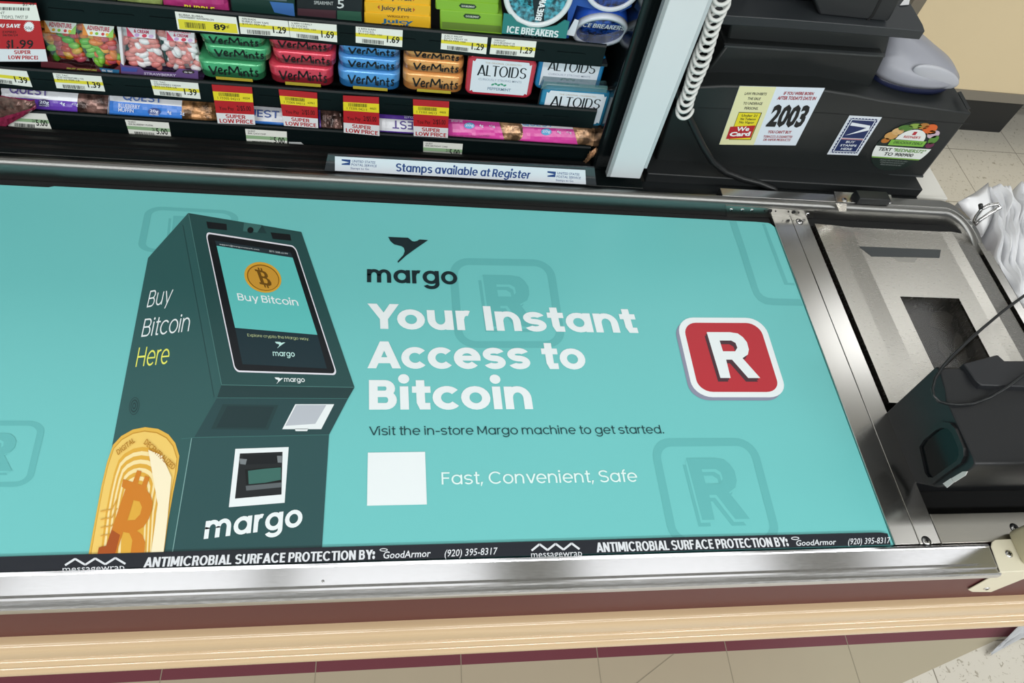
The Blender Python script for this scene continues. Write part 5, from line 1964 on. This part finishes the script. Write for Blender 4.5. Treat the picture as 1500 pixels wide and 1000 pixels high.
pr.text('We', f(.15, .235), f(.31, .245), f(.15, .31), ink('f2f4f4'), .05, 6)
pr.text('Card', f(.085, .145), f(.345, .16), f(.085, .22), ink('f2f4f4'), .05, 6)
pr.text('IF YOU WERE BORN', f(.55, .87), f(.90, .875), f(.55, .925), RD, .025, 2)
pr.text("AFTER TODAY'S DATE IN", f(.50, .785), f(.955, .79), f(.50, .845), RD, .025, 2)
pr.text('2003', f(.50, .32), f(.955, .315), f(.50, .70), KEY, .045, 2)
pr.text("YOU CAN'T BUY", f(.56, .205), f(.86, .205), f(.56, .255), RD, .025, 2)
pr.text('TOBACCO, E-CIGARETTES', f(.53, .13), f(.90, .13), f(.53, .17), RD, .015, 2)
pr.text('OR VAPOR PRODUCTS!', f(.545, .075), f(.895, .075), f(.545, .115), RD, .015, 2)
pr.build('print', stk)
q = [(1244.5, 169.3), (1292, 171.8), (1256.5, 227.6), (1211.5, 226)]
stk = sticker(q, 'blue and white postal stamp sticker', ink('dde4ec'))
f2 = lambda u, v: bilerp((q[3], q[2], q[1], q[0]), u, v)
pr = Print(1, ST, (0, -1, 0))
NB = ink('22305e')
pr.poly([f2(.07, .05), f2(.93, .05), f2(.93, .95), f2(.07, .95)], NB, 1)
pr.poly([f2(.12, .08), f2(.88, .08), f2(.88, .92), f2(.12, .92)], ink('dde4ec'), 2)
for k in range(9):
    for (u, v) in ((.1 + .1 * k, .05), (.1 + .1 * k, .95)):
        a = f2(u, v); pr.ell(a[0], a[1], 1.1, 1.0, ink('dde4ec'), 2, n=10)
for k in range(12):
    for u in (.07, .93):
        a = f2(u, .09 + .075 * k); pr.ell(a[0], a[1], 1.1, 1.0, ink('dde4ec'), 2, n=10)
pr.poly([f2(.15, .10), f2(.85, .10), f2(.85, .40), f2(.15, .40)], NB, 3)
pr.poly([f2(.15, .44), f2(.85, .44), f2(.85, .90), f2(.15, .90)], NB, 3)
pr.poly([f2(.15, .405), f2(.85, .405), f2(.85, .425), f2(.15, .425)], ink('b5484e'), 3)
pr.poly([f2(.18, .84), f2(.80, .78), f2(.84, .66), f2(.20, .50), f2(.60, .66), f2(.72, .72), f2(.18, .76)], ink('e6ecf2'), 4)
for k, s_ in enumerate(('BUY', 'STAMPS', 'HERE')):
    pr.text(s_, f2((.36, .24, .33)[k], .315 - .09 * k), f2((.64, .76, .68)[k], .315 - .09 * k), f2((.36, .24, .33)[k], .37 - .09 * k), ink('dfe6ee'), .02, 4)
pr.build('print', stk)
cw = P(1324.5, 215, 1, ST)
rr = (P(1346, 179.5, 1, ST).z - P(1302, 251.2, 1, ST).z) / 2
g = lambda u, v: Q((cw.x + u * rr, ST, cw.z + v * rr))
stk = sticker([g(*p) for p in _arc(0, 0, 1, 1, 0, 352, 47)], 'round store text sticker with a picture of vegetables', ink('1e2a26'))
pr = Print(1, ST, (0, -1, 0))


def band(v0, v1, m, layer, k=.985):
    pts = []
    for v in [v0 + (v1 - v0) * i / 8 for i in range(9)]:
        pts.append((math.sqrt(max(0, k * k - v * v)), v))
    pr.poly([g(*p) for p in pts] + [g(-a, b_) for a, b_ in reversed(pts)], m, layer)


band(-.45, -.02, ink('e6ebe6'), 1)
band(-.50, -.45, ink('7ba84a'), 1)
for (u, v, a, b_, c, rot) in ((-.72, .40, .22, .16, 'c99a5a', 30), (-.60, .58, .2, .14, 'd8b27a', 10), (-.42, .72, .25, .12, '4f7a34', 25), (-.15, .82, .22, .1, '8aa84a', 5), (.12, .84, .2, .12, 'b07a3a', -10), (.40, .76, .24, .18, 'd8662e', 0), (.66, .56, .2, .16, 'c9b2c0', 0), (.80, .36, .16, .18, '5a8a3a', -30), (.55, .62, .14, .1, 'e08a3a', 0), (-.8, .2, .14, .1, 'b5702e', 0), (.82, .14, .14, .12, '6a2a4a', 0)):
    pr.poly([g(u + x, v + y) for x, y in _arc(0, 0, a, b_, 0, 340, 12)], ink(c), 2)
pr.poly([g(x, y) for x, y in [(.50, .28)] + _arc(0, .28, .50, .42, 0, 180, 16)], ink('e6ebe8'), 4)
pr.poly([g(-.62, .04), g(.62, .06), g(.62, .28), g(-.62, .26)], ink('7fb84a'), 5)
pr.text('DELICIOUS DEALS', g(-.48, .12), g(.52, .13), g(-.48, .22), ink('24402a'), .02, 6)
pr.text("REDNER'S", g(-.28, .36), g(.30, .36), g(-.28, .45), ink('b5303a'), .02, 6)
pr.poly([g(-.06, .49), g(.06, .49), g(.06, .62), g(-.06, .62)], ink('b5303a'), 6)
pr.text('TEXT', g(-.82, -.20), g(-.36, -.20), g(-.82, -.07), KEY, .02, 6)
pr.text('"REDNERS72"', g(-.30, -.20), g(.84, -.19), g(-.30, -.07), ink('6a9a4a'), .02, 6)
pr.text('TO 900900', g(-.52, -.38), g(.52, -.37), g(-.52, -.25), KEY, .012, 6)
for k in range(3):
    pr.text('MESSAGE AND DATA RATES MAY APPLY', g(-.5 + .06 * k, -.60 - .09 * k), g(.5 - .06 * k, -.60 - .09 * k), g(-.5 + .06 * k, -.55 - .09 * k), ink('8a9490'), 0, 3)
pr.build('print', stk)

# grey desktop machine
gd = empty('desktop_printer', (.81, .93, 1.045), 'grey curved desktop printer with navy base on the register corner', 'printer')
c0 = P(1338, 128, 2, 1.046) + Vector((0, .032, 0))
GR = mat('printer_grey', '9b9da6', .35)


def oval(cx, cy, z, a, b_, n=36, p=2.4, tz=0.0):
    out = []
    for i in range(n):
        t_ = 2 * PI * i / n
        cx_, sy_ = math.cos(t_), math.sin(t_)
        x = a * abs(cx_) ** (2 / p) * (1 if cx_ > 0 else -1)
        y = b_ * abs(sy_) ** (2 / p) * (1 if sy_ > 0 else -1)
        out.append(Vector((cx + x, cy + y, z + tz * x)))
    return out


b = MB().use(mat('printer_navy', '1a2140', .3))
b.smooth = True
b.loops([oval(c0.x, c0.y, 1.043, .070, .046), oval(c0.x, c0.y, 1.050, .073, .048), oval(c0.x, c0.y, 1.058, .071, .046)])
b.build('navy_base', gd)
b = MB().use(GR)
b.smooth = True
b.loops([oval(c0.x, c0.y, 1.056, .074, .049), oval(c0.x + .002, c0.y, 1.064, .077, .052), oval(c0.x - .003, c0.y + .006, 1.078, .069, .048, tz=-.05), oval(c0.x - .012, c0.y + .014, 1.092, .056, .040, tz=-.16), oval(c0.x - .020, c0.y + .022, 1.103, .043, .031, tz=-.26), oval(c0.x - .022, c0.y + .026, 1.1065, .036, .025, tz=-.3)])
b.build('grey_shell', gd)
b = MB().use(mat('printer_grey_light', 'b4b6bd', .32))
b.smooth = True
cc = Vector((c0.x + .024, c0.y - .0455, 1.072))
b.ball(cc + Vector((-.006, .0055, .001)), .048, .0058, .0160, 24, 14, Matrix.Rotation(.25, 3, 'Y'))
b.build('side_scoop', gd)
b = MB().use(ink('e4e6ee'))
for k, l in enumerate((((1306, 57), (1330, 62), (1350, 66), (1368, 84), (1384, 100), (1396, 116), (1372, 96), (1345, 84), (1320, 72)), ((1345, 52), (1356, 55), (1372, 72), (1368, 80), (1352, 66)))):
    b.slab([P(x, y, 1, c0.y + .012 + .02 * k) for x, y in l], (0, .004, 0))
tag(b.build('paper_stack'), 'white papers leaning behind the grey desktop printer', 'papers')
b = MB().use(BLACKD)
b.slab([P(x, y, 2, 1.047) + Vector((0, 0, .0006)) for x, y in ((1402, 136), (1407, 135), (1421, 160), (1416, 161))], (0, 0, .001))
b.build('deck_slot', rg)

# coiled cord
b = MB().use(mat('cord_white', 'd8dad6', .45))
cen = [(1061, -30), (1057, 0), (1047, 25), (1040, 50), (1031, 75), (1024, 95), (1017, 115), (1010, 135), (1003, 152), (1003, 163)]
cw_ = [P(x, y, 1, .846) for x, y in cen]
path = []
N = 24
tot = 18
seglen = [(b_ - a).length for a, b_ in zip(cw_, cw_[1:])]
L = sum(seglen)
for i in range(tot * N + 1):
    s_ = i / (tot * N) * L
    k = 0
    while k < len(seglen) - 1 and s_ > seglen[k]:
        s_ -= seglen[k]
        k += 1
    p = cw_[k].lerp(cw_[k + 1], min(1, s_ / seglen[k]))
    a = 2 * PI * i / N
    r_ = .0098 + .0012 * math.sin(i * .031)
    path.append(p + Vector((math.cos(a) * r_, math.sin(a) * r_, .0088 * math.sin(a + .6))))
b.tube(path, .0026, 8)
tag(b.build('coiled_cord'), 'white coiled telephone cord hanging beside the white post', 'cord')
b = MB().use(mat('cable_black', '17191a', .4))
b.tube([P(x, y, 1, yy) for x, y, yy in ((985, 118, .86), (994, 142, .858), (1006, 165, .855), (1018, 190, .852), (1030, 215, .85), (1043, 236, .849), (1062, 252, .848), (1088, 262, .846), (1112, 268, .843), (1132, 276, .838), (1140, 284, .832))], .0052, 10)
tag(b.build('power_cable'), 'thick black cable running down the register corner to the rail', 'cable')
